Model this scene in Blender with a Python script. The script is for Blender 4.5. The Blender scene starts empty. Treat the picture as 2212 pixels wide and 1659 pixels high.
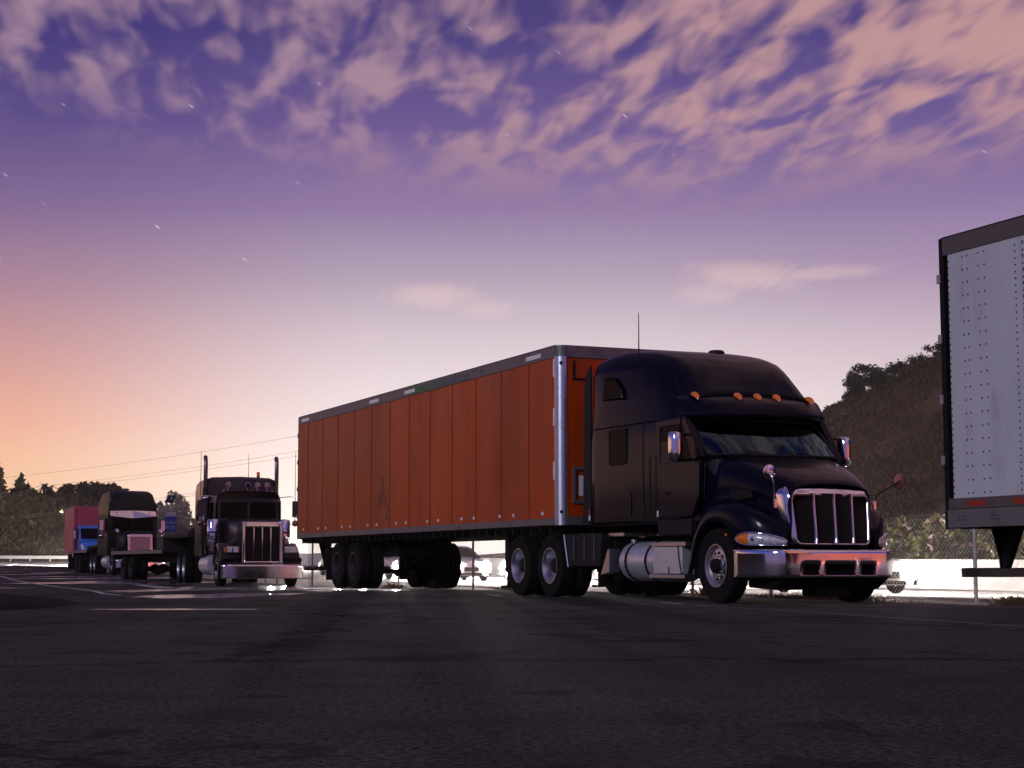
import bpy, math, random
import numpy as np
from mathutils import Vector
R=math.radians
rnd=random.Random(7)
nr=np.random.default_rng(11)
S=bpy.context.scene
COL=S.collection
# ------------------------------------------------------------------ camera
CAM_H=.53; FPX=3700/2212
PITCH=math.atan(391/3700)
cd=bpy.data.cameras.new('camera'); cam=bpy.data.objects.new('camera',cd); COL.objects.link(cam)
cam.location=(0,0,CAM_H); cam.rotation_euler=(math.pi/2+PITCH,0,0)
cd.sensor_width=36; cd.lens=36*FPX; cd.clip_end=6000; cd.clip_start=.05
S.camera=cam
S.view_settings.view_transform='Standard'; S.view_settings.look='None'; S.view_settings.gamma=1; S.view_settings.exposure=0
S.cycles.use_denoising=True; S.cycles.denoiser='OPENIMAGEDENOISE'; S.cycles.denoising_input_passes='RGB_ALBEDO_NORMAL'; S.cycles.denoising_prefilter='ACCURATE'
S.cycles.max_bounces=8; S.cycles.transparent_max_bounces=24; S.cycles.volume_bounces=1
S.cycles.sample_clamp_indirect=2.5; S.cycles.sample_clamp_direct=0
S.cycles.caustics_reflective=False; S.cycles.caustics_refractive=False
def lin(v):
    v/=255.
    return v/12.92 if v<=.04045 else ((v+.055)/1.055)**2.4
def C(r,g,b,k=1.): return (lin(r)*k,lin(g)*k,lin(b)*k,1)
# ------------------------------------------------------------------ node helper
class NT:
    def __init__(s,nt): s.t=nt; s.n=nt.nodes; s.l=nt.links
    def put(s,v,inp):
        if isinstance(v,bpy.types.NodeSocket): s.l.new(v,inp)
        elif v is not None: inp.default_value=v
    def m(s,op,a,b=None,c=None,clamp=False):
        n=s.n.new('ShaderNodeMath'); n.operation=op; n.use_clamp=clamp
        s.put(a,n.inputs[0]); s.put(b,n.inputs[1]); s.put(c,n.inputs[2]); return n.outputs[0]
    def ss(s,v,a,b):
        n=s.n.new('ShaderNodeMapRange'); n.interpolation_type='SMOOTHSTEP'
        s.put(v,n.inputs[0]); n.inputs[1].default_value=a; n.inputs[2].default_value=b; return n.outputs[0]
    def xyz(s,x,y,z):
        n=s.n.new('ShaderNodeCombineXYZ')
        for i,v in enumerate((x,y,z)): s.put(v,n.inputs[i])
        return n.outputs[0]
    def sep(s,v):
        n=s.n.new('ShaderNodeSeparateXYZ'); s.put(v,n.inputs[0]); return n.outputs
    def noise(s,v,scale,det=3,rough=.5,dist=0):
        n=s.n.new('ShaderNodeTexNoise'); s.put(v,n.inputs['Vector']); n.inputs['Scale'].default_value=scale
        n.inputs['Detail'].default_value=det; n.inputs['Roughness'].default_value=rough; n.inputs['Distortion'].default_value=dist
        return n.outputs['Fac']
    def mix(s,f,a,b):
        n=s.n.new('ShaderNodeMix'); n.data_type='RGBA'
        s.put(f,n.inputs[0]); s.put(a,n.inputs[6]); s.put(b,n.inputs[7]); return n.outputs[2]
    def ramp(s,v,stops):
        n=s.n.new('ShaderNodeValToRGB'); s.put(v,n.inputs[0]); e=n.color_ramp.elements
        while len(e)<len(stops): e.new(.5)
        for i,(p,c) in enumerate(stops): e[i].position=p; e[i].color=c
        return n.outputs[0]
    def coord(s,k='Object'):
        return s.n.new('ShaderNodeTexCoord').outputs[k]
    def geo(s): return s.n.new('ShaderNodeNewGeometry').outputs['Position']
# ------------------------------------------------------------------ world: dusk sky, streaked clouds, star trails
W=bpy.data.worlds.new('World'); S.world=W; W.use_nodes=True
w=NT(W.node_tree); bg=w.n['Background']
d=w.coord('Generated'); dx,dy,dz=w.sep(d)
zz=w.m('MAXIMUM',dz,0.0)
k=w.m('MULTIPLY',zz,1/.4,clamp=True)
def z(v): return v/.4
centre=[(0,C(255,246,238,1.7)),(z(.05),C(255,242,236,1.3)),(z(.085),C(252,236,236,1.04)),(z(.125),C(226,208,216)),(z(.165),C(184,166,186)),(z(.205),C(148,124,166)),(z(.25),C(110,90,148)),(z(.30),C(78,66,128)),(1,C(44,38,96))]
left=[(0,C(255,214,172,1.3)),(z(.045),C(255,204,162,1.1)),(z(.08),C(248,184,158)),(z(.115),C(218,162,156)),(z(.155),C(178,138,156)),(z(.20),C(132,108,150)),(z(.25),C(90,76,136)),(z(.30),C(64,54,122)),(1,C(44,36,92))]
right=[(0,C(246,222,218,1.1)),(z(.06),C(242,220,220)),(z(.1),C(228,208,214)),(z(.13),C(206,186,200)),(z(.165),C(172,148,178)),(z(.21),C(138,116,162)),(z(.25),C(108,90,148)),(z(.30),C(80,66,132)),(1,C(44,38,94))]
back=[(0,C(112,88,122)),(z(.05),C(104,88,140)),(z(.12),C(84,88,158)),(z(.2),C(70,88,176)),(z(.3),C(58,78,168)),(1,C(46,58,130))]
hlen=w.m('SQRT',w.m('ADD',w.m('MULTIPLY',dx,dx),w.m('MULTIPLY',dy,dy)))
sx=w.m('DIVIDE',dx,w.m('MAXIMUM',hlen,.01))
c0=w.mix(w.ss(sx,-.06,-.31),w.ramp(k,centre),w.ramp(k,left))
c1=w.mix(w.ss(sx,.02,.30),c0,w.ramp(k,right))
sky=w.mix(w.ss(dy,.15,-.35),c1,w.ramp(k,back))
# red-orange glow added low behind the camera, right, for the bumper to reflect
gl=w.m('MULTIPLY',w.m('MULTIPLY',w.ss(dx,.35,.85),w.ss(dy,.1,-.35)),w.ss(dz,.30,.03))
sky=w.mix(w.m('MULTIPLY',gl,.9),sky,C(246,112,84))
# clouds on a plane overhead, smeared along their drift
inv=w.m('DIVIDE',1.0,w.m('ADD',zz,.05))
qx=w.m('MULTIPLY',dx,inv); qy=w.m('MULTIPLY',dy,inv)
qs=w.m('ADD',qx,w.m('MULTIPLY',qy,.12))
nA=w.noise(w.xyz(w.m('MULTIPLY',qs,12.5),w.m('MULTIPLY',qy,4.6),21.),1.0,2,.5,.35)
nB=w.noise(w.xyz(w.m('MULTIPLY',qs,30.),w.m('MULTIPLY',qy,4.5),9.1),1.0,2,.5,.1)
nC=w.noise(w.xyz(w.m('MULTIPLY',qs,3.6),w.m('MULTIPLY',qy,1.2),14.2),1.0,1,.5)
n=w.m('ADD',w.m('MULTIPLY',nA,.66),w.m('ADD',w.m('MULTIPLY',nB,.14),w.m('MULTIPLY',nC,.30)))
zq=w.m('SUBTRACT',dx,.07); zlow=w.m('ADD',.224,w.m('MULTIPLY',w.m('MULTIPLY',zq,zq),.33))
cov=w.ss(w.m('SUBTRACT',dz,zlow),-.03,.03)
bias=w.m('ADD',w.m('MULTIPLY',w.ss(dx,-.18,.26),.09),-.035)
dens=w.ss(w.m('ADD',n,bias),.45,.69)
dens=w.m('MULTIPLY',dens,cov)
def blob(px,py,rx,ry,amt,rot=0):
    u=(px-1106)/3700.; v=(1220-py)/3700.
    ax=w.m('SUBTRACT',sx,u); ay=w.m('SUBTRACT',dz,v-.004)
    a=w.m('DIVIDE',w.m('ADD',ax,w.m('MULTIPLY',ay,rot)),rx/3700.); b=w.m('DIVIDE',w.m('SUBTRACT',ay,w.m('MULTIPLY',ax,rot*.4)),ry/3700.)
    r=w.m('SQRT',w.m('ADD',w.m('MULTIPLY',a,a),w.m('MULTIPLY',b,b)))
    r=w.m('ADD',r,w.m('MULTIPLY',w.m('SUBTRACT',nB,.5),.8))
    return w.m('MULTIPLY',w.ss(r,1.1,.25),amt)
for bb in ((935,628,125,34,.60,0),(1050,655,90,24,.4,0),(1610,590,165,38,.66,-.15),(1770,590,160,20,.5,.1),(1530,625,90,32,.4,0),(795,716,38,5,.7,0)):
    dens=w.m('MAXIMUM',dens,blob(*bb))
ccol=w.mix(w.ss(dx,-.2,.3),C(172,140,158),C(208,160,154))
ccol=w.mix(w.ss(dz,.20,.15),ccol,C(236,208,206))
sky=w.mix(w.m('MULTIPLY',dens,.84),sky,ccol)
# stars: short slanted streaks
sa=w.m('ADD',w.m('MULTIPLY',dx,.80),w.m('MULTIPLY',dz,-.60)); sb=w.m('ADD',w.m('MULTIPLY',dx,.60),w.m('MULTIPLY',dz,.80))
vo=w.n.new('ShaderNodeTexVoronoi'); vo.inputs['Scale'].default_value=1.0; vo.inputs['Randomness'].default_value=1
w.put(w.xyz(w.m('MULTIPLY',sa,40.),w.m('MULTIPLY',sb,150.),0.37),vo.inputs['Vector'])
vr=w.sep(vo.outputs['Color'])
st=w.m('MULTIPLY',w.ss(vo.outputs['Distance'],.10,.03),w.ss(vr[0],.66,1.0))
st=w.m('MULTIPLY',st,w.m('MULTIPLY',w.ss(dz,.10,.20),w.m('SUBTRACT',1.0,w.m('MULTIPLY',dens,.9))))
sky=w.mix(w.m('MULTIPLY',st,.8),sky,C(214,222,240))
w.put(sky,bg.inputs[0]); bg.inputs[1].default_value=1.0
# ------------------------------------------------------------------ the one sun lamp (low night light from behind the camera, left)
sl=bpy.data.lights.new('sun','SUN'); sun=bpy.data.objects.new('sun',sl); COL.objects.link(sun)
sl.energy=.85; sl.angle=R(9); sl.color=(.93,.92,1.0)
sdir=Vector((-.62,-.78,.36)).normalized()      # towards the source
sun.rotation_euler=sdir.to_track_quat('Z','Y').to_euler()
# ================================================================== helpers
def link(o,parent=None):
    COL.objects.link(o)
    if parent is not None: o.parent=parent
    return o
def tag(o,label=None,cat=None,group=None,kind=None):
    if label: o['label']=label
    if cat: o['category']=cat
    if group: o['group']=group
    if kind: o['kind']=kind
    return o
def empty(name,loc=(0,0,0),rz=0,label=None,cat=None,group=None):
    o=bpy.data.objects.new(name,None); link(o); o.location=loc; o.rotation_euler=(0,0,rz); o.empty_display_size=.2
    return tag(o,label,cat,group)
class MB:
    def __init__(s): s.v=[]; s.f=[]
    def add(s,vs,fs):
        b=len(s.v); s.v+= [tuple(p) for p in vs]; s.f+=[tuple(i+b for i in f) for f in fs]; return s
    def box(s,x0,x1,y0,y1,z0,z1):
        return s.add([(x0,y0,z0),(x1,y0,z0),(x1,y1,z0),(x0,y1,z0),(x0,y0,z1),(x1,y0,z1),(x1,y1,z1),(x0,y1,z1)],
            [(0,3,2,1),(4,5,6,7),(0,1,5,4),(1,2,6,5),(2,3,7,6),(3,0,4,7)])
    def tube(s,pts,r,n=8,cap=True,radii=None):
        pts=[Vector(p) for p in pts]; m=len(pts); vs=[];
        up=None
        for i,p in enumerate(pts):
            t=(pts[min(i+1,m-1)]-pts[max(i-1,0)]).normalized()
            if up is None:
                up=Vector((0,0,1)) if abs(t.z)<.9 else Vector((1,0,0))
            a=t.cross(up).normalized(); b=a.cross(t).normalized(); up=b
            rr=radii[i] if radii else r
            for j in range(n):
                q=2*math.pi*j/n; vs.append(p+a*math.cos(q)*rr+b*math.sin(q)*rr)
        fs=[]
        for i in range(m-1):
            for j in range(n):
                fs.append((i*n+j,i*n+(j+1)%n,(i+1)*n+(j+1)%n,(i+1)*n+j))
        if cap: fs.append(tuple(range(n-1,-1,-1))); fs.append(tuple((m-1)*n+j for j in range(n)))
        return s.add(vs,fs)
    def lathe(s,prof,axis='y',c=(0,0,0),n=32,skip=None):
        # prof: list of (r, t) ; axis y: t along y
        vs=[];fs=[];m=len(prof)
        for r,t in prof:
            for j in range(n):
                q=2*math.pi*j/n; a,b=r*math.cos(q),r*math.sin(q)
                vs.append({'y':(c[0]+a,c[1]+t,c[2]+b),'x':(c[0]+t,c[1]+a,c[2]+b),'z':(c[0]+a,c[1]+b,c[2]+t)}[axis])
        for i in range(m-1):
            for j in range(n):
                if skip and skip(i,j): continue
                fs.append((i*n+j,i*n+(j+1)%n,(i+1)*n+(j+1)%n,(i+1)*n+j))
        return s.add(vs,fs)
    def prism(s,poly,a0,a1,plane='xz'):
        n=len(poly)
        def P(p,t): return (p[0],t,p[1]) if plane=='xz' else ((t,p[0],p[1]) if plane=='yz' else (p[0],p[1],t))
        vs=[P(p,a0) for p in poly]+[P(p,a1) for p in poly]
        fs=[tuple(range(n)),tuple(range(2*n-1,n-1,-1))]+[(i,(i+1)%n,n+(i+1)%n,n+i) for i in range(n)]
        return s.add(vs,fs)
    def grid(s,rows,flip=False):
        m=len(rows);n=len(rows[0]); vs=[p for r in rows for p in r]; fs=[]
        for i in range(m-1):
            for j in range(n-1):
                f=(i*n+j,i*n+j+1,(i+1)*n+j+1,(i+1)*n+j); fs.append(f[::-1] if flip else f)
        return s.add(vs,fs)
    def build(s,name,mat,parent=None,smooth=False,bevel=0,sub=0,solid=0,seg=2,fixn=True,auto=None):
        me=bpy.data.meshes.new(name); me.from_pydata(s.v,[],s.f); me.update()
        if fixn:
            import bmesh
            bm=bmesh.new(); bm.from_mesh(me); bmesh.ops.recalc_face_normals(bm,faces=bm.faces); bm.to_mesh(me); bm.free()
        me.materials.append(mat)
        o=bpy.data.objects.new(name,me); link(o,parent)
        if smooth or auto: me.polygons.foreach_set('use_smooth',[True]*len(me.polygons))
        if auto: me.set_sharp_from_angle(angle=R(auto))
        if solid:
            md=o.modifiers.new('solid','SOLIDIFY'); md.thickness=solid; md.offset=-1
        if bevel:
            md=o.modifiers.new('bevel','BEVEL'); md.width=bevel; md.segments=seg; md.limit_method='ANGLE'; md.angle_limit=R(35)
            me.polygons.foreach_set('use_smooth',[True]*len(me.polygons)); md.harden_normals=True
        if sub:
            md=o.modifiers.new('sub','SUBSURF'); md.levels=sub; md.render_levels=sub
            me.polygons.foreach_set('use_smooth',[True]*len(me.polygons))
        return o
def npmesh(name,V,Fq,mat,parent=None,smooth=False):
    """fast quad mesh from numpy arrays"""
    me=bpy.data.meshes.new(name); nv=len(V); nf=len(Fq)
    me.vertices.add(nv); me.vertices.foreach_set('co',np.asarray(V,np.float32).ravel())
    me.loops.add(nf*4); me.loops.foreach_set('vertex_index',np.asarray(Fq,np.int32).ravel())
    me.polygons.add(nf); me.polygons.foreach_set('loop_start',np.arange(nf,dtype=np.int32)*4)
    me.update(calc_edges=True); me.validate()
    if smooth: me.polygons.foreach_set('use_smooth',[True]*nf)
    for m_ in (mat if isinstance(mat,(list,tuple)) else [mat]): me.materials.append(m_)
    o=bpy.data.objects.new(name,me); link(o,parent); return o
def pline(xs,ys):
    return lambda v: float(np.interp(v,xs,ys))
# ------------------------------------------------------------------ materials
def pm(name,col,rough=.5,metal=0,spec=.5,coat=0,var=0,vscale=3,bump=0,bscale=40,rvar=0,em=None,es=0,dirt=None,coatr=.05,col2=None,stretch=None):
    m=bpy.data.materials.new(name); m.use_nodes=True; t=NT(m.node_tree); b=t.n['Principled BSDF']
    b.inputs['Roughness'].default_value=rough; b.inputs['Metallic'].default_value=metal
    b.inputs['Specular IOR Level'].default_value=spec
    b.inputs['Coat Weight'].default_value=coat; b.inputs['Coat Roughness'].default_value=coatr
    co=t.coord('Object')
    if stretch:
        mp=t.n.new('ShaderNodeMapping'); mp.inputs['Scale'].default_value=stretch; t.put(co,mp.inputs[0]); co=mp.outputs[0]
    c=tuple(col)+((1,) if len(col)==3 else ())
    if var or col2:
        nz=t.noise(co,vscale,5,.6)
        c2=col2+(1,) if col2 else tuple(min(1,max(0,v*(1-var))) for v in c[:3])+(1,)
        if not col2: c=tuple(min(1,v*(1+var*.5)) for v in c[:3])+(1,)
        cs=t.mix(t.ss(nz,.35,.65),c,c2)
    else: cs=c
    if dirt:
        nd=t.noise(co,dirt[1],6,.7); cs=t.mix(t.m('MULTIPLY',t.ss(nd,.5,.75),dirt[2]),cs,tuple(dirt[0])+(1,))
    t.put(cs,b.inputs['Base Color'])
    if rvar:
        nz2=t.noise(co,vscale*2.3,4,.6); t.put(t.m('ADD',rough-rvar/2,t.m('MULTIPLY',nz2,rvar)),b.inputs['Roughness'])
    if bump:
        bn=t.n.new('ShaderNodeBump'); bn.inputs['Strength'].default_value=bump; bn.inputs['Distance'].default_value=.02
        t.put(t.noise(co,bscale,4,.6),bn.inputs['Height']); t.l.new(bn.outputs[0],b.inputs['Normal'])
    if em: b.inputs['Emission Color'].default_value=tuple(em)+(1,); b.inputs['Emission Strength'].default_value=es
    return m
M={}
M['navy']=pm('navy_paint',(.003,.0038,.013),.30,0,.06,.16,var=.25,vscale=1.5,rvar=.1,coatr=.06,bump=.02,bscale=3)
M['black']=pm('black_plastic',(.009,.009,.011),.62,0,.3,var=.3,vscale=8,bump=.05,bscale=60)
M['chassis']=pm('chassis_black',(.005,.0045,.005),.7,0,.25,dirt=((.014,.012,.010),6,.6),bump=.1,bscale=30)
M['chrome']=pm('chrome',(.82,.82,.86),.09,1,rvar=.07,vscale=2,bump=.012,bscale=5,dirt=((.45,.43,.45),14,.35))
M['alu']=pm('brushed_aluminium',(.62,.63,.68),.34,1,rvar=.12,vscale=6,bump=.03,bscale=50,dirt=((.25,.24,.25),9,.5))
M['tank']=pm('tank_aluminium',(.66,.68,.74),.38,.55,rvar=.1,vscale=4,dirt=((.28,.28,.3),7,.5),bump=.03,bscale=8)
M['rubber']=pm('tyre_rubber',(.008,.0075,.0075),.85,0,.15,bump=.25,bscale=25,dirt=((.022,.019,.017),5,.45))
M['orange']=pm('orange_panel',(.42,.046,.0013),.42,0,.22,var=.28,vscale=.5,rvar=.2,bump=.12,bscale=1.3,dirt=((.16,.035,.010),3.2,.5),stretch=(1,1,.30))
M['rail']=pm('rail_grey',(.17,.16,.17),.5,.5,dirt=((.05,.05,.05),3,.6),bump=.08,bscale=25)
M['railgreen']=pm('rail_weathered',(.14,.13,.14),.55,.4,dirt=((.05,.16,.03),1.2,.5))
M['white']=pm('white_panel',(.60,.59,.63),.45,0,.4,var=.08,vscale=.9,dirt=((.34,.32,.35),3.5,.6),bump=.10,bscale=1.6,stretch=(1,1,.3))
M['stack']=pm('exhaust_dark_chrome',(.16,.13,.14),.25,1)
M['tapered']=pm('tape_red',(.30,.015,.012),.35); M['tapewhite']=pm('tape_white',(.75,.74,.78),.3)
M['amber']=pm('amber_lens',(.85,.20,.01),.18,0,.6,.5); M['redlens']=pm('red_lens',(.5,.02,.02),.2,0,.6,.5)
M['lens']=pm('clear_lens',(.60,.60,.66),.14,0,.7,.8,var=.3,vscale=14,bump=.12,bscale=40)
M['mesh']=pm('grille_mesh',(.010,.008,.008),.7,.1,.2,bump=.9,bscale=120)
M['interior']=pm('cab_interior',(.02,.02,.03),.8); M['seat']=pm('seat_fabric',(.03,.035,.07),.9,var=.3)
M['paper']=pm('paper',(.55,.62,.62),.8)
M['galv']=pm('galvanised_steel',(.42,.41,.42),.5,.6,var=.2,vscale=5)
M['concrete']=pm('streak_barrier_concrete',(.52,.50,.48),.85,0,.2,var=.15,vscale=.6,bump=.15,bscale=12)
M['bark']=pm('bark',(.06,.045,.035),.9,bump=.5,bscale=12,var=.4)
M['blue']=pm('blue_paint',(.008,.16,.62),.38,0,.5,.6,var=.15)
M['red']=pm('faded_red_panel',(.42,.06,.10),.42,0,.5,var=.3,vscale=.8)
M['maroon']=pm('dark_steel_paint',(.03,.022,.028),.32,.1,.4,.2,var=.2)
M['blackgreen']=pm('dark_green_black_paint',(.004,.006,.005),.5,0,.2,.08)
M['deck']=pm('deck_black',(.011,.010,.010),.8,bump=.1)
M['signblue']=pm('sign_blue',(.05,.12,.42),.4); M['signwhite']=pm('sign_white',(.75,.75,.78),.4); M['solar']=pm('solar_panel',(.012,.012,.025),.2)
M['wood']=pm('pole_wood',(.05,.04,.03),.9); M['wire']=pm('cable',(.04,.025,.02),.8)
M['line']=pm('road_line_white',(.34,.34,.37),.75,dirt=((.06,.06,.06),5,.75),vscale=4)
def glassm(name,tint,refl=.55,rough=.02,ior=1.5):
    m=bpy.data.materials.new(name); m.use_nodes=True; t=NT(m.node_tree); n=t.n; n.remove(n['Principled BSDF'])
    tr=n.new('ShaderNodeBsdfTransparent'); tr.inputs[0].default_value=tuple(tint)+(1,)
    g=n.new('ShaderNodeBsdfGlossy'); g.inputs['Roughness'].default_value=rough; g.inputs[0].default_value=(tuple(refl) if isinstance(refl,tuple) else (refl,refl,refl))+(1,)
    f=n.new('ShaderNodeFresnel'); f.inputs[0].default_value=ior; mx=n.new('ShaderNodeMixShader')
    t.l.new(f.outputs[0],mx.inputs[0]); t.l.new(tr.outputs[0],mx.inputs[1]); t.l.new(g.outputs[0],mx.inputs[2]); t.l.new(mx.outputs[0],n['Material Output'].inputs[0]); return m
M['glass']=glassm('windshield_glass',(.42,.60,.60),(.45,.75,.82),ior=1.9); M['darkglass']=glassm('dark_window_glass',(.06,.06,.07),(.13,.13,.15))
def headlight_mat(name,col,s):
    m=bpy.data.materials.new(name); m.use_nodes=True; b=m.node_tree.nodes['Principled BSDF']; b.inputs['Base Color'].default_value=(.8,.8,.8,1)
    b.inputs['Emission Color'].default_value=tuple(col)+(1,); b.inputs['Emission Strength'].default_value=s; return m
M['beam']=headlight_mat('lit_headlight',(1,.93,.86),260); M['beam'].cycles.emission_sampling='NONE'
M['streetlamp']=headlight_mat('lit_street_lamp',(1,.55,.2),60)
def leafm(name,c1,c2,rough=.7,trans=.25):
    m=bpy.data.materials.new(name); m.use_nodes=True; t=NT(m.node_tree); b=t.n['Principled BSDF']
    pos=t.geo(); nz=t.noise(pos,.9,3,.6); nz2=t.noise(pos,9,1,.5)
    t.put(t.mix(t.ss(t.m('ADD',t.m('MULTIPLY',nz,.6),t.m('MULTIPLY',nz2,.4)),.35,.65),tuple(c1)+(1,),tuple(c2)+(1,)),b.inputs['Base Color'])
    b.inputs['Roughness'].default_value=rough; b.inputs['Specular IOR Level'].default_value=.25
    tl=t.n.new('ShaderNodeBsdfTranslucent'); tl.inputs[0].default_value=tuple(c1)+(1,); mx=t.n.new('ShaderNodeMixShader'); mx.inputs[0].default_value=trans
    t.l.new(b.outputs[0],mx.inputs[1]); t.l.new(tl.outputs[0],mx.inputs[2]); t.l.new(mx.outputs[0],t.n['Material Output'].inputs[0]); return m
M['leaf']=leafm('tree_leaves',(.028,.020,.010),(.012,.010,.006))
M['leafdry']=leafm('dry_scrub',(.13,.060,.036),(.030,.016,.010))
M['leafhaze']=leafm('haze_pale_leaves',(.22,.25,.12),(.16,.18,.09))  # lighter leaf colour stands for haze and glow over the far trees
M['oleander']=leafm('oleander_leaves',(.13,.13,.045),(.06,.055,.025))
M['blossom']=leafm('blossom',(.62,.42,.42),(.45,.25,.26),.7,.3)
M['grass']=leafm('dry_grass',(.14,.10,.05),(.07,.055,.03))
# ================================================================== ground heights
def sm(v,a,b):
    t=np.clip((v-a)/(b-a),0,1); return t*t*(3-2*t)
FY=[-40,60,84,117,150,165,180,210,300]; FX=[35.1,-7.7,-14.9,-24.5,-36.5,-45.5,-60,-100,-230]
GY=[-40,60,84,117,150,165,180,200,300]; GX=[40.1,-2.7,-11,-21,-33.5,-42,-56,-85,-220]
HY=[-40,35,50,66,84,117,150,180,240,400,1400]; HZ=[0,0,-.10,0,.05,.28,.8,1.0,1.2,1.4,1.5]
def gh(x,y):
    x=np.asarray(x,float); y=np.asarray(y,float)
    b=np.interp(y,HY,HZ); f=np.interp(y,FY,FX)
    side=sm(x-f,-1.6,-.2)
    return b-.12*side
def gz(x,y): return float(gh(x,y))
def ground_mesh(name,xs,ys,fn,mat,keep=None):
    X,Y=np.meshgrid(xs,ys); Z=fn(X,Y); V=np.stack([X,Y,Z],-1).reshape(-1,3)
    n=len(xs); m=len(ys); I=np.arange(m*n).reshape(m,n)
    Fq=np.stack([I[:-1,:-1],I[:-1,1:],I[1:,1:],I[1:,:-1]],-1).reshape(-1,4)
    if keep is not None: Fq=Fq[keep(V[Fq].mean(1))]
    return npmesh(name,V,Fq,mat,smooth=True)
def ground_mats():
    # asphalt of the lot
    m=bpy.data.materials.new('lot_asphalt'); m.use_nodes=True; t=NT(m.node_tree); b=t.n['Principled BSDF']; p=t.geo(); px,py,_=t.sep(p)
    fine=t.noise(p,34,4,.8); mid=t.noise(p,1.6,5,.6); big=t.noise(p,.16,4,.6)
    c=t.mix(t.ss(fine,.38,.62),(.010,.0105,.012,1),(.092,.092,.100,1))
    c=t.mix(t.m('MULTIPLY',t.ss(mid,.42,.7),.45),c,(.020,.019,.021,1))
    c=t.mix(t.m('MULTIPLY',t.ss(big,.40,.62),.45),c,(.022,.021,.024,1))
    st=t.noise(t.xyz(t.m('MULTIPLY',px,.9),t.m('MULTIPLY',py,.8),2.),.9,3,.55)         # oil drips and stains
    c=t.mix(t.m('MULTIPLY',t.ss(st,.60,.68),.6),c,(.010,.010,.011,1))
    st2=t.noise(t.xyz(px,t.m('MULTIPLY',py,.8),5.),2.1,2,.5); c=t.mix(t.m('MULTIPLY',t.ss(st2,.665,.70),.5),c,(.008,.008,.009,1))
    cr=t.n.new('ShaderNodeTexVoronoi'); cr.feature='DISTANCE_TO_EDGE'; cr.inputs['Scale'].default_value=.16
    wv=t.noise(p,1.3,4,.6); t.put(t.xyz(t.m('ADD',px,t.m('MULTIPLY',wv,2.5)),t.m('ADD',py,t.m('MULTIPLY',mid,2.)),0.),cr.inputs['Vector'])
    c=t.mix(t.m('MULTIPLY',t.ss(cr.outputs[0],.020,.005),.8),c,(.012,.011,.012,1))
    t.put(c,b.inputs['Base Color'])
    # worn / damp patches: smooth, strongly reflecting
    wn=t.noise(t.xyz(t.m('MULTIPLY',px,.16),t.m('MULTIPLY',py,.13),9.),1.0,3,.5)
    wet=t.m('MULTIPLY',t.ss(wn,.52,.60),t.ss(py,34.,42.))
    wet=t.m('MULTIPLY',wet,t.ss(px,-2.,-6.))
    rg=t.noise(t.xyz(t.m('MULTIPLY',px,1.4),t.m('MULTIPLY',py,.5),5.),1.0,4,.6)
    for (ex,ey,erx,ery) in ((-7.7,38.5,.9,5.),(-6.6,46.,1.0,6.),(-5.6,43.,1.3,5.),(-4.6,31.5,.9,1.6),(-4.05,20.8,1.1,.35),(-5.5,29.5,1.0,2.2),(-3.4,38.,1.2,4.)):
        ax=t.m('DIVIDE',t.m('SUBTRACT',px,ex),erx); ay=t.m('DIVIDE',t.m('SUBTRACT',py,ey),ery)
        rr=t.m('ADD',t.m('ADD',t.m('MULTIPLY',ax,ax),t.m('MULTIPLY',ay,ay)),t.m('MULTIPLY',t.m('SUBTRACT',rg,.5),2.6))
        wet=t.m('MAXIMUM',wet,t.ss(rr,1.1,.5))
    t.put(t.m('SUBTRACT',.92,t.m('MULTIPLY',wet,.76)),b.inputs['Roughness'])
    t.put(t.m('ADD',.03,t.m('MULTIPLY',wet,.95)),b.inputs['Specular IOR Level'])
    bn=t.n.new('ShaderNodeBump'); bn.inputs['Distance'].default_value=.012
    t.put(t.m('SUBTRACT',.40,t.m('MULTIPLY',wet,.34)),bn.inputs['Strength']); t.put(t.m('ADD',fine,t.m('MULTIPLY',t.noise(p,18,3,.6),.8)),bn.inputs['Height']); t.l.new(bn.outputs[0],b.inputs['Normal'])
    M['asphalt']=m
    M['verge']=pm('verge_dirt',(.26,.22,.18),.95,0,.15,var=.35,vscale=.8,bump=.5,bscale=9)
    m=bpy.data.materials.new('freeway_concrete'); m.use_nodes=True; t=NT(m.node_tree); b=t.n['Principled BSDF']; p=t.geo()
    c=t.mix(t.ss(t.noise(p,.7,5,.6),.35,.7),(.30,.28,.27,1),(.20,.18,.17,1)); t.put(c,b.inputs['Base Color']); b.inputs['Roughness'].default_value=.85; b.inputs['Specular IOR Level'].default_value=.2
    M['freeway']=m
ground_mats()
# terrain far and wide
xs=np.concatenate([np.linspace(-1400,-160,14),np.linspace(-140,120,105),np.linspace(160,1400,13)])
ys=np.concatenate([np.linspace(-300,-10,8),np.linspace(0,240,121),np.linspace(260,1500,20)])
tag(ground_mesh('ground',xs,ys,lambda X,Y:gh(X,Y)-.06,M['verge']),kind='structure')
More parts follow.
